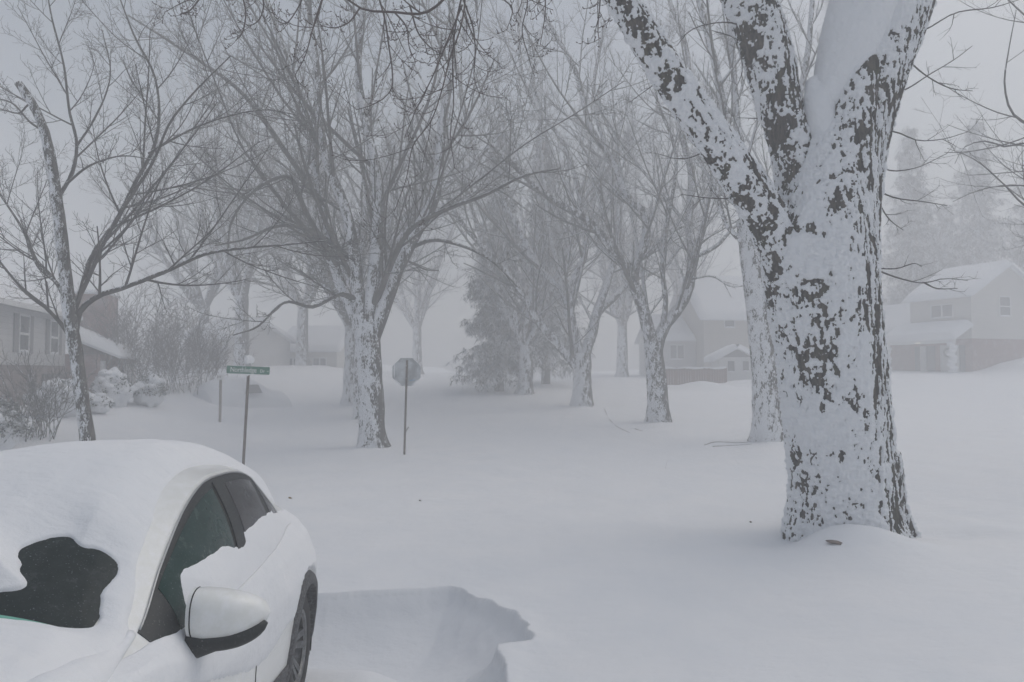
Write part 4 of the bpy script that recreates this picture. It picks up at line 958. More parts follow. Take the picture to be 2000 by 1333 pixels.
# left house: siding over brick, brick chimney, low wing
org = np.array([-15.7, 22.0, 0.]); org[2] = g1(-15.3, 22.5) - .1
zo = org[2]; H = thing('siding_house', org, 'pale siding house over dark brick with a brick chimney at left', 'house', rot=frame_rot(-.26, .966))
b = MB(); gable_walls(b, -6, 5.8, 0, 8, 2.3 - zo, 4.35 - zo, 6.3 - zo); b.build('wall', M['siding_grey'], H, smooth=False)
b = MB(); b.box((-5.97, .05, -.6), (5.77, 7.9, 2.3 - zo)); b.build('brick_wall', M['brick_dark'], H, smooth=False)
gable_roof(H, -6, 5.8, 0, 8, 4.4 - zo, 6.4 - zo, seed=13, oh=.45)
b = MB(); b.box((-6.4, -.47, 4.08 - zo), (6.2, -.42, 4.24 - zo)); b.build('gutter', M['trim'], H, smooth=False)
for xx in (-3.2, 1.3, 4.1):
    w_ = window(H, xx, xx + .75, 2.75 - zo, 3.9 - zo, 0, div=2, horiz=True)
    for sx in (xx - .42, xx + .85):
        b = MB(); b.box((sx, -.05, 2.7 - zo), (sx + .3, .01, 3.95 - zo)); b.build('shutter', M['shutter'], w_, smooth=False)
b = MB(); b.box((3.6, -.03, 1.2 - zo), (5.2, .04, 2.0 - zo)); b.build('lower_window', M['pane'], H, smooth=False)
b = MB(); b.box((9.5, -.5, 2.0 - zo), (11.1, .9, 5.45 - zo)); o = b.build('chimney', M['brick'], H, smooth=False)
b = MB(); b.box((9.42, -.58, 5.45 - zo), (11.18, .98, 5.57 - zo)); b.ball((10.3, .2, 5.57 - zo), (.85, .75, .14), 16, 8); b.build('chimney_cap', M['snow'], o)
b = MB(); b.box((5.82, -1.2, -.6), (11.5, 5, 2.75 - zo)); b.build('wing_wall', M['brick'], H, smooth=False)
r = MB(); roof_slab(r, (5.85, -1.9, 2.65 - zo), (12, -1.9, 2.65 - zo), (12, 2.0, 4.3 - zo), (5.85, 2.0, 4.3 - zo), .3, seed=15); roof_slab(r, (12, 5.5, 2.7 - zo), (5.85, 5.5, 2.7 - zo), (5.85, 2.0, 4.3 - zo), (12, 2.0, 4.3 - zo), .3, seed=16)
r.build('wing_roof', M['snow'], H, sharp=50)
for xx in (5.9, 9.2, 10.6):
    b = MB(); b.box((xx, -1.32, -.4), (xx + .25, -1.2, 2.5 - zo)); b.build('door_frame', M['trim'], H, smooth=False)
b = MB(); b.box((9.45, -1.26, -.3), (10.6, -1.19, 2.4 - zo)); b.build('door', M['door'], H, smooth=False)

# beige house behind the crooked maple
x0 = P(1375, 700, 52)[0]; org = np.array([x0, 52., g1(x0, 52) - .2]); zo = org[2]
H = thing('beige_house', org, 'faint beige house with a wide snowy roof behind the fence', 'house', rot=(0, 0, math.radians(6)))
b = MB(); gable_walls(b, 0, 7.5, 0, 8, -.6, 6.05 - zo, 9.2 - zo); b.build('wall', M['siding_beige'], H, smooth=False)
gable_roof(H, 0, 7.5, 0, 8, 6.1 - zo, 9.3 - zo, seed=21, oh=.4)
b = MB(); gable_walls(b, -2.8, -.02, 1.5, 7, -.6, 4.5 - zo, 6.2 - zo); b.build('side_wall', M['siding_grey'], H, smooth=False)
gable_roof(H, -2.8, -.45, 1.5, 7, 4.55 - zo, 6.25 - zo, seed=23, name='side_roof')
window(H, 1.6, 2.3, 5.3 - zo, 5.8 - zo, 0); window(H, -2.0, -1.0, 3.0 - zo, 4.0 - zo, 1.5, div=2); window(H, 4.6, 5.8, 3.8 - zo, 5.2 - zo, 0, div=2)

x0, x1 = P(1404, 700, 44)[0], P(1474, 700, 44)[0]; org = np.array([(x0 + x1) / 2, 44., g1((x0 + x1) / 2, 44) - .3]); zo = org[2]; hw = (x1 - x0) / 2
H = thing('garden_shed', org, 'small shed with snowy gable roof and two windows by the fence', 'shed', rot=(0, 0, math.radians(-8)))
b = MB(); gable_walls(b, -hw, hw, 0, 3.5, -.3, 2.85 - zo, 3.5 - zo, 'y'); b.build('wall', M['trim'], H, smooth=False)
gable_roof(H, -hw, hw, 0, 3.5, 2.9 - zo, 3.5 - zo, 'y', oh=.4, th=.25, seed=31)
window(H, -.55, -.15, 2.05 - zo, 2.7 - zo, 0, fr=.06); window(H, .35, .7, 2.1 - zo, 2.7 - zo, 0, fr=.06)
b = MB(); b.add([(-hw + .25, -.03, 2.95 - zo), (hw - .25, -.03, 2.95 - zo), (0, -.03, 3.42 - zo)], None, [(0, 1, 2)]); b.add([(-hw + .25, -.02, 2.95 - zo), (hw - .25, -.02, 2.95 - zo), (0, -.02, 3.42 - zo)], None, [(0, 1, 2)]); b.build('gable_panel', M['shutter'], H, smooth=False)

xa, xb = P(1290, 720, 42)[0], P(1418, 720, 42)[0]; org = np.array([xa, 42., g1(xa, 42) - .3]); H = thing('board_fence', org, 'reddish board fence half drifted over with snow', 'fence')
b = MB(); n = 26; L = xb - xa
for i in range(n):
    b.box((i * L / n + .008, -.012, 0), ((i + 1) * L / n - .008, .012, 1.28 + .03 * math.sin(i * 2.3)))
b.build('board_panel', M['fence'], H, smooth=False)
for i in range(5):
    b = MB(); b.box((i * L / 4 - .06, .014, 0), (i * L / 4 + .06, .12, 1.36)); b.build('post', M['fence'], H, smooth=False)
b = MB(); b.tube([(i * L / 12, 0, 1.32 + .03 * math.sin(i * 1.7)) for i in range(13)], [.05 + .02 * math.sin(i * 1.3) for i in range(13)], 8); b.build('snow_cap', M['snow'], H)

def far_house(px0, px1, Y, ze, zr, label, wall, seed, rot=0.0):
    x0, x1 = P(px0, 700, Y)[0], P(px1, 700, Y)[0]; org = np.array([x0, Y, g1(x0, Y) - .2]); zo = org[2]
    H = thing('house', org, label, 'house', 'far houses at left', rot=(0, 0, rot)); w = x1 - x0
    b = MB(); gable_walls(b, 0, w, 0, 7, -.5, ze - zo, zr - zo); b.build('wall', wall, H, smooth=False)
    gable_roof(H, 0, w, 0, 7, ze - zo + .05, zr - zo, seed=seed)
    window(H, w * .18, w * .38, ze - zo - 1.6, ze - zo - .6, 0, div=2); window(H, w * .62, w * .82, ze - zo - 1.6, ze - zo - .6, 0, div=2)
    b = MB(); b.box((w * .44, -.04, -.3), (w * .54, .02, 1.7)); b.build('door', M['shutter'], H, smooth=False)
far_house(362, 455, 44, 4.1, 5.3, 'faint house with a white snowed roof beyond the thicket', M['siding_grey'], 41, math.radians(-14))
far_house(540, 660, 52, 3.6, 5.3, 'faintest low house between the street sign and forked maple', M['siding_cream'], 43, math.radians(-4))

# ------------------------------------------------------------------ the white car
CX, CY, CZ, CYAW, CPIT = -2.103, 2.74, .062, .084, .073
car = thing('parked_car', (CX, CY, CZ), 'white car plastered with snow in the left foreground', 'car', rot=(-CPIT, 0, CYAW))
W_ = crv([(0, .52), (.15, .74), (.45, .87), (.9, .915), (1.7, .90), (2.8, .895), (3.3, .915), (3.65, .925), (4.0, .89), (4.3, .80), (4.45, .68), (4.55, .50)])
zb_ = crv([(0, .68), (.3, .90), (1.15, 1.0), (1.7, 1.02), (3.0, 1.07), (3.8, 1.12), (4.2, 1.10), (4.4, 1.0), (4.55, .88)])
Wb_ = crv([(0, .44), (.3, .72), (.9, .83), (1.3, .835), (1.7, .83), (2.8, .80), (3.3, .77), (3.75, .72), (4.1, .71), (4.4, .60), (4.55, .42)])
zr_ = crv([(0, .72), (.3, .93), (1.1, 1.03), (1.3, 1.08), (1.6, 1.27), (1.95, 1.46), (2.2, 1.545), (2.6, 1.575), (3.1, 1.54), (3.5, 1.44), (3.8, 1.32), (4.1, 1.22), (4.4, 1.06), (4.55, .93)])
Wr_ = crv([(0, .38), (.3, .60), (1.1, .735), (1.3, .745), (1.6, .70), (1.95, .655), (2.4, .625), (3.0, .60), (3.5, .57), (3.8, .56), (4.1, .57), (4.4, .50), (4.55, .36)])
zc_ = crv([(0, .75), (.3, .98), (.85, 1.08), (1.05, 1.11), (1.3, 1.27), (1.6, 1.44), (1.95, 1.58), (2.3, 1.645), (2.8, 1.655), (3.4, 1.62), (3.9, 1.54), (4.15, 1.44), (4.4, 1.14), (4.55, .97)])
def side_pt(s, v):
    """left side skin: v 0..1 belt to rail, v<0 down to sill (v=-1)"""
    s = np.asarray(s, float); v = np.asarray(v, float); wb, zb, wr, zr, w = Wb_(s), zb_(s), Wr_(s), zr_(s), W_(s)
    up = np.clip(v, 0, 1); bul = .035 * np.sin(PI * up) * np.clip((zr - zb) / .4, 0, 1)
    wu = wb + (wr - wb) * up + bul; zu = zb + (zr - zb) * up
    t = np.clip(-v, 0, 1)
    shape = np.interp(t, [0, .12, .3, .5, .7, .9, 1.0], [0, .45, .88, 1, .97, .86, .70])
    wl = np.where(t < .5, wb + (w - wb) * shape, w - (1 - shape) * .16); zl = zb + (.26 - zb) * t
    return np.stack([np.where(v >= 0, wu, wl), s - 1.6, np.where(v >= 0, zu, zl)], -1)
def top_pt(s, u):
    """upper skin across the car: u -1..1 rail to rail"""
    s = np.asarray(s, float); u = np.asarray(u, float); wr, zr, zc = Wr_(s), zr_(s), zc_(s)
    k = np.abs(u); ru = .965
    z = zr + (zc - zr) * (1 - k ** 2.4)
    return np.stack([wr * u, s - 1.6 - np.where(s < 1.9, 0, 0) * k, z], -1)
def nrm_of(fn, a, b, e=.004):
    d1 = fn(a + e, b) - fn(a - e, b); d2 = fn(a, b + e) - fn(a, b - e); return unit(np.cross(d1, d2))
WC = [(.9, .36), (3.6, .36)]
sv = np.linspace(0, 4.55, 230); vv = np.concatenate([np.linspace(-1, 0, 44), np.linspace(0, 1, 22)[1:]]); uu = np.linspace(-1, 1, 41)
S_, V2 = np.meshgrid(sv, vv, indexing='ij')
side = side_pt(S_, V2)
for (wy, wz) in WC:
    d = np.hypot(side[..., 1] + 1.6 - wy, side[..., 2] - wz); side[..., 0] -= .24 * (1 - sstep(.405, .425, d))
S2, U2 = np.meshgrid(sv, uu, indexing='ij'); topg = top_pt(S2, U2)
bodym = MB(); bodym.grid(side); bodym.grid(side * np.array([-1, 1, 1]), flip=True); bodym.grid(topg[:, ::-1])
# nose, tail and floor close the shell
for e in (0, -1):
    ring = np.concatenate([side[e], topg[e, ::-1][1:-1], (side[e] * np.array([-1, 1, 1]))[::-1]]); k = len(ring); cc = ring.mean(0) + np.array([0, -.06 if e == 0 else .05, 0])
    bodym.add(np.vstack([ring, cc]), None, [((i + 1) % k, i, k) if e == 0 else (i, (i + 1) % k, k) for i in range(k)])
fl = np.stack([side[:, 0], side[:, 0] * np.array([-1, 1, 1])], 1); bodym.grid(fl)
bodym.build('body', M['paint'], car, sharp=60)
def panel(fn, lo, hi, a0, a1, off, na=60, nb=16, mirror=False, th=.012):
    """curved panel between curves lo(a), hi(a), lifted off the skin, with a folded rim"""
    a = np.linspace(a0, a1, na); A = np.repeat(a[:, None], nb, 1); t = np.linspace(0, 1, nb)[None]
    Bq = lo(a)[:, None] * (1 - t) + hi(a)[:, None] * t
    n = nrm_of(fn, A, Bq); p = fn(A, Bq)
    n = np.where((n[..., 0:1] if fn is side_pt else n[..., 2:3]) < 0, -n, n); G0 = p + n * off; G1 = p + n * (off - th)
    full = np.zeros((na + 2, nb + 2, 3)); full[1:-1, 1:-1] = G0; full[0, 1:-1] = G1[0]; full[-1, 1:-1] = G1[-1]; full[1:-1, 0] = G1[:, 0]; full[1:-1, -1] = G1[:, -1]
    full[0, 0], full[0, -1], full[-1, 0], full[-1, -1] = G1[0, 0], G1[0, -1], G1[-1, 0], G1[-1, -1]
    m = MB()
    if mirror: m.grid(full * np.array([-1, 1, 1]), flip=True)
    else: m.grid(full)
    return m
def z_to_v(z):
    return lambda s: np.clip((z(s) - zb_(s)) / (zr_(s) - zb_(s) + 1e-6), .02, .985)
lo_d = lambda s: np.full_like(s, .03)
hi_d = lambda s: .955 * np.minimum(1, 1) * np.clip(1 - .0 * s, 0, 1) * np.ones_like(s)
def hi_dlo(s): return np.where(s < 3.3, .955, .955 - (s - 3.3) / .42 * .80).clip(.05, .955)
def hi_gl(s): return hi_dlo(s) - .075
for mir in (False, True):
    panel(side_pt, lo_d, hi_dlo, 1.32, 3.7, .004, 120, 14, mir).build('window_surround', M['black'], car, sharp=45)
    for (a0, a1, gm) in ((1.52, 2.32, 'glass_front'), (2.56, 3.14, 'glass_frost'), (3.26, 3.56, 'glass_frost')):
        panel(side_pt, lambda s: np.full_like(s, .06), hi_gl, a0, a1, .007, 40, 12, mir, .004).build('side_window', M[gm], car, sharp=45)
    panel(side_pt, lambda s: np.full_like(s, .04), lambda s: hi_dlo(s) - .03, 2.36, 2.52, .011, 8, 14, mir, .006).build('door_pillar', M['black'], car, sharp=45)
    # bright line that follows the roof side of the windows
    ss = np.linspace(1.33, 3.66, 90); pp = side_pt(ss, hi_dlo(ss) + .012); pp = pp + np.array([.006, 0, .002])
    if mir: pp = pp * np.array([-1, 1, 1])
    t_ = MB(); t_.tube(pp, .0045, 6); t_.build('window_trim', M['chrome'], car)
    # wheel arches and sill in dark plastic
    for (wy, wz) in WC:
        a = np.linspace(math.radians(-28), math.radians(208), 60); G_ = []
        for r_, o_ in ((.395, -.10), (.395, .012), (.41, .02), (.47, .018), (.485, .0), (.485, -.02)):
            y_ = wy + r_ * np.cos(a); z_ = wz + r_ * np.sin(a); z_ = np.maximum(z_, .20)
            vq = np.clip((z_ - zb_(y_)) / (zb_(y_) - .26), -1, 0); G_.append(np.stack([side_pt(y_, vq)[:, 0] + o_, y_ - 1.6, z_], -1))
        G_ = np.stack(G_, 1)
        if mir: G_ = G_ * np.array([-1, 1, 1])
        m_ = MB(); m_.grid(G_, flip=mir); m_.build('wheel_arch', M['clad'], car, sharp=50)
    m_ = panel(side_pt, lambda s: np.full_like(s, -.99), lambda s: np.full_like(s, -.83), 1.36, 3.14, .012, 40, 6, mir); m_.build('sill_cladding', M['clad'], car, sharp=45)
    for (s0, v0) in ((2.25, -.14), (3.12, -.12)):
        ss = np.linspace(s0, s0 + .2, 10); pp = side_pt(ss, np.full_like(ss, v0)) + np.array([.022, 0, 0])
        if mir: pp = pp * np.array([-1, 1, 1])
        t_ = MB(); t_.tube(pp, .013, 8); t_.build('door_handle', M['paint'], car)
    for (s0, v0, v1) in ((1.28, -.05, -.9), (2.42, -.02, -.85), (3.2, -.02, -.55)):
        v_ = np.linspace(v0, v1, 20); pp = side_pt(np.full(20, s0), v_) + np.array([.001, 0, 0])
        if mir: pp = pp * np.array([-1, 1, 1])
        t_ = MB(); t_.tube(pp, .003, 5); t_.build('door_seam', M['dark'], car)
    sg = -1 if mir else 1
    # lamps
    ss = lambda s: np.full_like(s, -.30); hh_ = lambda s: np.full_like(s, .18)
    m_ = panel(side_pt, lambda s: np.full_like(s, -.20), lambda s: np.full_like(s, -.02), 4.02, 4.46, .014, 24, 8, mir); m_.build('taillight', M['red'], car, sharp=45)
    m_ = panel(side_pt, lambda s: np.full_like(s, -.28), lambda s: np.full_like(s, -.06), .12, .55, .010, 24, 8, mir); m_.build('headlight', M['lamp'], car, sharp=45)
# tail lamp corner that pokes out of the snow
# wheels
def wheel(x, y, sg):
    w = MB(); prof = [(.235, -.11), (.31, -.115), (.345, -.10), (.36, -.06), (.362, 0), (.36, .06), (.345, .10), (.31, .115), (.245, .11), (.235, .09), (.235, -.11)]
    w.lathe(prof, 48, 'x'); V0 = w.V[0] * np.array([sg, 1, 1])
    tm_ = MB(); tm_.add(V0 + np.array([x, y, .36]), w.Q[0])
    o = bpy.data.objects.new('wheel', None)
    t = tm_.build('wheel', M['rubber'], car)
    r = MB(); rp = MB(); rp.lathe([(.0, .03), (.05, .035), (.06, .02)], 32, 'x'); r.add(rp.V[0], rp.Q[0]); rp = MB(); rp.lathe([(.205, .085), (.215, .10), (.235, .105), (.24, .09), (.225, .04), (.20, .0), (.19, -.03)], 48, 'x'); r.add(rp.V[0], rp.Q[0])
    for i in range(5):
        for dd in (-.16, .16):
            a = 2 * PI * i / 5 + dd; a1 = 2 * PI * i / 5 + dd * 1.25
            p0 = np.array([.03, .04 * math.cos(a), .04 * math.sin(a)]); p1 = np.array([.092, .215 * math.cos(a1), .215 * math.sin(a1)])
            d = p1 - p0; s_ = np.array([0, -math.sin(a), math.cos(a)]) * .018
            r.prism([p0 - s_, p0 + s_, p1 + s_ * 1.3, p1 - s_ * 1.3], (-.025, 0, 0))
    rv = np.vstack(r.V) * np.array([sg, 1, 1]) + np.array([x, y, .36]); rm_ = MB(); rm_.add(rv, np.vstack(r.Q), np.vstack(r.T)); rm_.build('rim', M['rim'], t, sharp=40)
    b_ = MB(); bb_ = MB(); bb_.lathe([(.0, -.02), (.15, -.02), (.23, -.03)], 32, 'x'); b_.add(bb_.V[0] * np.array([sg, 1, 1]) + np.array([x, y, .36]), bb_.Q[0]); b_.build('brake', M['dark'], t)
for (wy, wz) in WC:
    for sg in (1, -1): wheel(sg * .765, wy - 1.6, sg)
for (wy, wz) in WC:
    pass
for (wy, wz) in WC:
    for sg in (1, -1):
        a = np.linspace(math.radians(-20), math.radians(200), 40); rr2 = np.array([.0, .40, .402, .402]); xx2 = np.array([.66, .66, .70, .875])
        G_ = np.stack([np.tile(xx2, (40, 1)) * sg, wy - 1.6 + np.outer(np.cos(a), rr2), .36 + np.outer(np.sin(a), rr2)], -1)
        lm = MB(); lm.grid(G_); lm.build('wheel_liner', M['dark'], car)
# windscreen glass (most of it under snow) with the greenish rim of its lower edge
panel(top_pt, lambda s: np.full_like(s, -.84), lambda s: np.full_like(s, .84), 1.10, 1.99, .004, 50, 40).build('windscreen', M['glass'], car, sharp=45)
panel(top_pt, lambda s: np.full_like(s, -.85), lambda s: np.full_like(s, .85), 4.12, 4.42, .004, 20, 20).build('rear_window', M['glass'], car, sharp=45)
# wing mirrors
def mirror(sg):
    c0 = np.array([.985, -.02, 1.085])
    u = np.linspace(0, 2 * PI, 40, endpoint=False); v = np.linspace(0, 1, 18)
    # shell: sections from inner seam (v=0) to outer tip (v=1)
    G_ = np.zeros((40, 18, 3))
    for j, t in enumerate(v):
        x = -.125 + .285 * t; hgt = .098 * (1 - .15 * t) * math.sqrt(max(0, 1 - max(0, (t - .25) / .75) ** 2.6)) * (.93 + .07 * min(1, t / .2)) + .002
        dpt = .075 * math.sqrt(max(0, 1 - (max(0, (t - .1) / .9)) ** 2.4)) * (.85 + .15 * min(1, t / .2)) + .002
        zc = .008 - .018 * t
        cs, sn = np.cos(u), np.sin(u)
        pw = lambda q_, e: np.sign(q_) * np.abs(q_) ** e
        yy_ = np.where(cs < 0, pw(cs, .85) * dpt * 1.35, pw(cs, .5) * dpt * .45)
        G_[:, j, 0] = x; G_[:, j, 1] = yy_ - .02 * (1 - t) ; G_[:, j, 2] = zc + pw(sn, .8) * hgt
    G_[..., 1] += .25 * np.maximum(0, G_[..., 0] - .05)
    G_ = G_ + c0; cen = G_[:, 0].mean(0)
    m = MB(); m.grid(G_, closed_u=True); m.add(np.vstack([G_[:, 0], cen]), None, [((i + 1) % 40, i, 40) for i in range(40)])
    V0 = np.vstack(m.V) * np.array([sg, 1, 1]); mm = MB(); mm.add(V0, np.vstack(m.Q), np.vstack(m.T)); o = mm.build('mirror', M['paint'], car, sharp=50)
    # black lower shell and arm
    b = MB(); xs = np.linspace(-.13, .155, 20)
    low = np.array([[x, -.045 + .25 * max(0, x - .05), .008 - .018 * (x + .125) / .285 - (.098 * (1 - .15 * (x + .125) / .285) * math.sqrt(max(0, 1 - max(0, ((x + .125) / .285 - .25) / .75) ** 2.6)) * .93) - .006] for x in xs]) + c0
    rr_ = .042 * np.sqrt(np.clip(1 - np.linspace(0, 1, 20) ** 2.2, 0.02, 1)) + .004
    b.tube(low, rr_, 14); b.tube(np.array([low[6] + [0, .0, -.005], low[2] + [-.03, .005, -.03], low[0] + [-.10, .012, -.085], low[0] + [-.165, .02, -.11]]), [.042, .050, .055, .058], 14)
    V0 = np.vstack(b.V) * np.array([sg, 1, 1]); mm = MB(); mm.add(V0, np.vstack(b.Q), np.vstack(b.T)); mm.build('mirror_base', M['black'], o)
    g = MB(); g.prism([c0 + [x, .052 + .25 * max(0, x - .05), z] for x, z in ((-.10, -.05), (.06, -.045), (.085, -.01), (.06, .04), (-.10, .06))], (0, .006, 0)); g.V[0] = g.V[0] * np.array([sg, 1, 1]); g.build('mirror_glass', M['glass'], o, smooth=False)
    t = MB(); t.tube(np.vstack([G_[:, 1], G_[:1, 1]]) * np.array([sg, 1, 1]), .0028, 6); t.build('seam', M['dark'], o)
mirror(1); mirror(-1)

# snow on the car: layers that ride on the skin; where their thickness runs out the car shows
def car_px(p):
    """where a car-local point sits in the photo, only used to place the melted hole on the glass"""
    cy, sy, cp, sp = math.cos(CYAW), math.sin(CYAW), math.cos(-CPIT), math.sin(-CPIT)
    x, y, z = p[..., 0], p[..., 1], p[..., 2]; y1 = y * cp - z * sp; z1 = y * sp + z * cp
    X = x * cy - y1 * sy + CX; Y = x * sy + y1 * cy + CY; Z = z1 + CZ - 2.1
    c, s = math.cos(PITCH), math.sin(PITCH); d = Y * c + Z * s
    return 1000 + F * X / d, 666.5 - F * (Z * c - Y * s) / d
ts = np.concatenate([np.linspace(-.0, .9, 50), np.linspace(.9, 2.1, 200)[1:], np.linspace(2.1, 4.5, 120)[1:]]); tu = np.linspace(-1.0, 1.0, 190)
TS, TU = np.meshgrid(ts, tu, indexing='ij'); p = top_pt(TS, TU); n = nrm_of(top_pt, TS, TU); n = np.where(n[..., 2:3] < 0, -n, n)
qx, qy = car_px(p)
HOLE = [(-60, 1160), (0, 1160), (45, 1155), (58, 1140), (40, 1120), (48, 1105), (32, 1085), (60, 1065), (100, 1052), (140, 1052), (152, 1068), (165, 1075), (195, 1078), (216, 1092), (230, 1108), (222, 1128), (200, 1150), (190, 1170), (190, 1228), (140, 1236), (80, 1222), (0, 1212), (-60, 1205)]
jit = 12 * (fbm(p.reshape(-1, 3) * 7, 3, 3).reshape(TS.shape) - .5) + 3 * (fbm(p.reshape(-1, 3) * 40, 6, 2).reshape(TS.shape) - .5)
HOLE = chaikin(HOLE); hd = poly_sd((qx + jit).ravel(), (qy + .7 * jit).ravel(), HOLE).reshape(TS.shape)
ed = (1 - np.abs(TU)) * Wr_(TS)
base_t = np.interp(TS, [0, .5, .95, 1.15, 1.5, 1.9, 2.2, 3.0, 4.0, 4.5], [.05, .09, .13, .13, .075, .07, .075, .085, .09, .05])
lump = fbm(p.reshape(-1, 3) * np.array([2.4, 2.0, 2.4]), 5, 4).reshape(TS.shape) - .5
th_ = base_t * (1 + .5 * lump) 
edge_free = np.interp(TS, [0, .9, 1.2, 1.35, 1.7, 2.0, 2.6, 3.2, 3.8, 4.2], [-.1, -.1, -.04, .03, .06, .08, .10, .06, .02, .0])
en = .035 * (fbm(p.reshape(-1, 3) * 4, 9, 3).reshape(TS.shape) - .5)
th_ = th_ * np.sqrt(sstep(0, .24, ed - edge_free + en)) - .014 * (1 - sstep(-.01, .03, ed - edge_free + en))
hs_ = poly_sd(qx.ravel(), qy.ravel(), HOLE).reshape(TS.shape); hp = sstep(-85, 8, hs_) ** 1.3; th_ = th_ * (1 - .86 * hp) - .034 * sstep(-6, 5, hd) ** 1.5
snow_top = p + n * th_[..., None]; m_ = MB(); m_.grid(snow_top)
# snow driven against the left side, up over the window sill
ss_ = np.linspace(.3, 4.5, 380); sv_ = np.concatenate([np.linspace(-1, -.3, 30), np.linspace(-.3, 1, 150)[1:]]); SS, SV = np.meshgrid(ss_, sv_, indexing='ij')
p = side_pt(SS, SV); n = nrm_of(side_pt, SS, SV); n = np.where(n[..., 0:1] < 0, -n, n); qx, qy = car_px(p)
SIDE = [(60, 1420), (120, 1330), (225, 1296), (272, 1270), (310, 1244), (352, 1232), (360, 1200), (348, 1150), (346, 1118), (380, 1098), (425, 1066), (436, 1062), (462, 1072), (470, 1040), (500, 1014), (508, 1006), (520, 1005), (528, 992), (536, 1004), (560, 985), (640, 1000), (640, 1130), (612, 1135), (600, 1190), (560, 1220), (540, 1260), (520, 1300), (430, 1330)]
jit = 7 * (fbm(p.reshape(-1, 3) * 9, 13, 3).reshape(SS.shape) - .5)
SIDE = chaikin(SIDE, 1); sd_ = poly_sd((qx + jit).ravel(), (qy + jit).ravel(), SIDE).reshape(SS.shape)
lump = fbm(p.reshape(-1, 3) * 3.2, 15, 4).reshape(SS.shape) - .5
for (wy, wz) in WC:
    dd = np.hypot(p[..., 1] + 1.6 - wy, p[..., 2] - wz); sd_ = np.where(dd < .50, -20, sd_); p[..., 0] -= .30 * (dd < .47)
sd_ = np.where((SS > 4.12) & (SS < 4.42) & (SV > -.20) & (SV < -.04), -20, sd_)
t2 = (.006 + .030 * np.sqrt(sstep(0, 80, sd_)) * (1 + .5 * lump)) * sstep(-1, 5, sd_) - .016 * (1 - sstep(-3, 1.5, sd_))
t2 = np.where(SV < -.35, t2 * sstep(-.75, -.35, SV) - .01 * sstep(-.5, -.7, SV), t2)
m_.grid(p + n * t2[..., None])
ss_ = np.linspace(.15, 1.29, 50); pp = side_pt(ss_, np.full(50, 1.0)); m_.tube(pp + np.array([-.005, 0, .012]), (.092 + .03 * (fbm(pp * 5, 23, 3) - .5)) * (1 - .80 * sstep(.88, 1.29, ss_)), 24)
m_.build('snow_cover', M['snow'], car)
# greenish lower glass edge and wiper in the melted hole
m_ = panel(top_pt, lambda s: np.full_like(s, .40), lambda s: np.full_like(s, .80), 1.192, 1.208, .007, 6, 40); m_.build('glass_edge', M['glass_edge'], car)

# the snow-buried car by the far left houses
x = P(478, 750, 31)[0]; zc0 = g1(x, 31) - .62
car2 = thing('buried_car', (x, 31, zc0), 'car buried white under snow behind the street sign post', 'car', rot=(0, 0, math.radians(152)))
Sg = np.linspace(0, 4.4, 60); b = MB(); ring = []
for s in Sg:
    w_, zr2, zb2 = float(W_(s)) + .06, float(zc_(s)) * .92 + .14, float(zb_(s))
    a = np.linspace(0, PI, 24); ring.append(np.stack([np.cos(a) * (w_ * (1 - .28 * np.sin(a) ** 3)), np.full(24, s - 2.2), -.05 + (zr2 + .05) * np.sin(a) ** .75], -1))
G_ = np.array(ring); G_ += .07 * (fbm(G_.reshape(-1, 3) * 2, 31, 3).reshape(G_.shape[:2])[..., None] - .5)
b.grid(G_)
for e in (0, -1): k = 24; b.add(np.vstack([G_[e], G_[e].mean(0)]), None, [(i, i + 1, k) for i in range(k - 1)])
b.build('snow_body', M['snow'], car2)
b = MB(); b.add(np.array([-1.02, 1, 1]) * np.array([(.80, -.1, 1.0), (.80, .7, 1.0), (.70, .45, 1.36), (.70, .0, 1.36), (.95, -.1, 1.0), (.95, .7, 1.0), (.80, .45, 1.36), (.80, .0, 1.36)]), [(4, 5, 6, 7), (0, 1, 5, 4), (1, 2, 6, 5), (2, 3, 7, 6), (3, 0, 4, 7), (3, 2, 1, 0)])
b.build('side_window', M['shutter'], car2, smooth=False)

# ------------------------------------------------------------------ litter on the snow
def twig(pts, Y, r, label, lift=.01, curl=0):
    q = []
    for (x, y) in pts:
        w = P(x, y, Y)
        # slide along the view ray until it meets the snow
        d = unit(w - CAM); lo, hi = 2.0, 60.0
        for _ in range(40):
            mid = (lo + hi) / 2; pnt = CAM + d * mid
            if pnt[2] > g1(pnt[0], pnt[1]): lo = mid
            else: hi = mid
        q.append(CAM + d * lo + [0, 0, lift])
    q = np.array(q); q = cr(q, 14); b = MB(); b.tube(q - q[0], np.linspace(r, r * .4, 14), 5)
    o = b.build('fallen_twig', M['twig_red']); o.location = q[0]; tag(o, label, 'twig', 'fallen twigs on the snow'); return o
twig([(1181, 800), (1192, 822), (1208, 836), (1230, 846)], 24, .012, 'long thin twig curving down on the snow before the crooked maple')
twig([(1240, 838), (1248, 841), (1255, 842)], 24, .01, 'tiny twig right beside the long curving twig')
twig([(1376, 870), (1410, 864), (1440, 866), (1476, 862)], 20, .010, 'twig lying at the foot of the half hidden maple')
twig([(1392, 873), (1430, 871), (1468, 869)], 20, .008, 'lower of the two twigs at the half hidden maple')
twig([(1300, 916), (1302, 905), (1304, 898)], 17, .004, 'dry grass stalk poking through the open snow', .0)
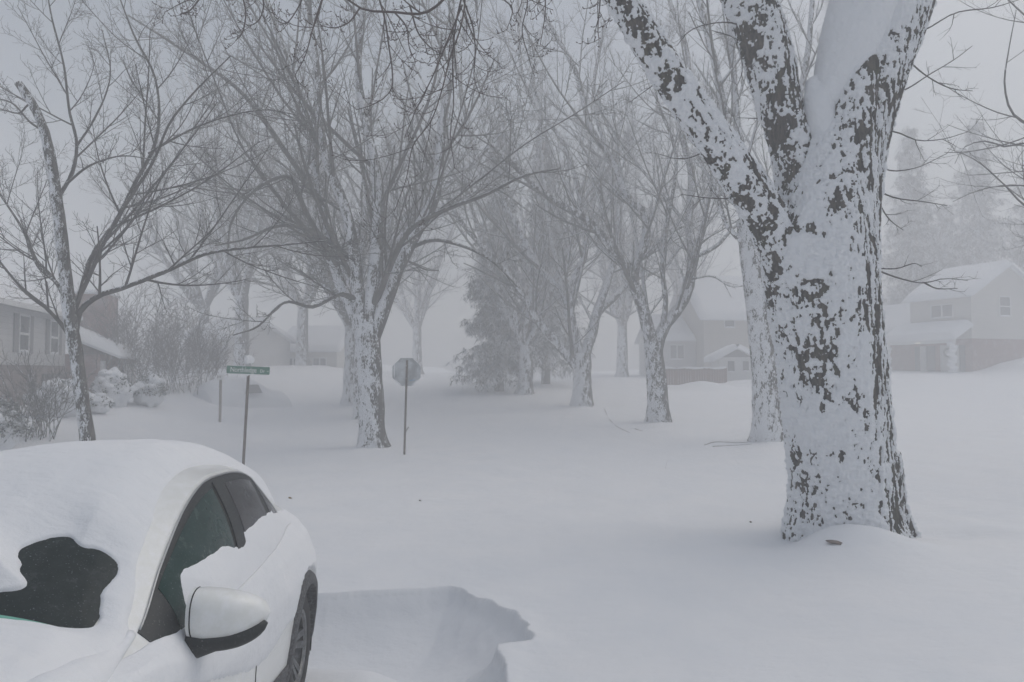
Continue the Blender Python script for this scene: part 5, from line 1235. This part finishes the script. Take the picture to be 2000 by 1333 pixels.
def chip(px, py, s, label, mat, name, cat):
    w = P(px, py, 5); d = unit(w - CAM); lo, hi = 2.0, 40.0
    for _ in range(40):
        mid = (lo + hi) / 2; pnt = CAM + d * mid
        if pnt[2] > g1(pnt[0], pnt[1]): lo = mid
        else: hi = mid
    q = CAM + d * lo; b = MB(); b.ball((0, 0, .01), (s, s * .5, .012), 12, 8, lambda D: 1 + .7 * (fbm(D * 2 + px, 3, 3) - .5) * 2); o = b.build(name, mat); o.location = q; o.rotation_euler = (.2, .1, -.3); tag(o, label, cat)
chip(1631, 1061, .085, 'dark bark flake on the snow mound below the big trunk', M['post'], 'bark_flake', 'bark flake')
chip(1466, 1021, .018, 'tiny bark crumb on the snow left of the big trunk', M['post'], 'bark_flake', 'bark flake')
chip(820, 979, .02, 'tiny bark crumb on the open snow in the middle', M['post'], 'bark_flake', 'bark flake')
chip(567, 974, .03, 'small yellow leaf lying on the snow right of the car roof', M['leaf_dry'], 'fallen_leaf', 'leaf')

# ------------------------------------------------------------------ haze, sky, light, camera
b = MB(); b.box((-112, -42, -1.6), (112, 132, 27)); hz = b.build('haze', M['dark'], smooth=False); tag(hz, kind='stuff')
mh = bpy.data.materials.new('blowing_snow_air'); mh.use_nodes = True; nt = mh.node_tree; nt.nodes.clear()
out = nt.nodes.new('ShaderNodeOutputMaterial'); pv = nt.nodes.new('ShaderNodeVolumePrincipled')
pv.inputs['Color'].default_value = (.965, .975, .99, 1); pv.inputs['Density'].default_value = .0195; pv.inputs['Anisotropy'].default_value = 0.0
nt.links.new(pv.outputs[0], out.inputs['Volume']); hz.data.materials.clear(); hz.data.materials.append(mh)
try: mh.cycles.homogeneous_volume = True
except Exception: pass

SUN_EL, SUN_AZ = math.radians(52), math.radians(58)     # behind the clouds, ahead and to the right
w = bpy.data.worlds.new('World'); S.world = w; w.use_nodes = True; nt = w.node_tree; bgd = nt.nodes['Background']
sky = nt.nodes.new('ShaderNodeTexSky'); sky.sky_type = 'NISHITA'; sky.sun_disc = False; sky.sun_elevation = SUN_EL; sky.sun_rotation = SUN_AZ; sky.dust_density = 4; sky.air_density = 1.5
hs = nt.nodes.new('ShaderNodeHueSaturation'); hs.inputs['Saturation'].default_value = .8
nt.links.new(sky.outputs[0], hs.inputs['Color']); nt.links.new(hs.outputs[0], bgd.inputs['Color']); bgd.inputs['Strength'].default_value = .085
sl = bpy.data.lights.new('sun', 'SUN'); sl.energy = 1.3; sl.angle = math.radians(60); sl.color = (1, .97, .93)
so = bpy.data.objects.new('sun', sl); C.objects.link(so)
dv = Vector((math.sin(SUN_AZ) * math.cos(SUN_EL), math.cos(SUN_AZ) * math.cos(SUN_EL), math.sin(SUN_EL))); so.rotation_euler = (-dv).to_track_quat('-Z', 'Y').to_euler(); so.location = (0, 0, 24)
cam = bpy.data.cameras.new('camera'); co = bpy.data.objects.new('camera', cam); C.objects.link(co); S.camera = co
cam.sensor_width = 36; cam.lens = 36 * F / 2000; cam.clip_end = 600; cam.clip_start = .05
co.location = tuple(CAM); co.rotation_euler = (PI / 2 + PITCH, 0, 0)
S.view_settings.view_transform = 'Standard'; S.view_settings.look = 'None'; S.view_settings.gamma = 1; S.view_settings.exposure = 0.0
S.cycles.volume_bounces = 6; S.cycles.max_bounces = 8; S.cycles.diffuse_bounces = 3; S.cycles.use_denoising = True
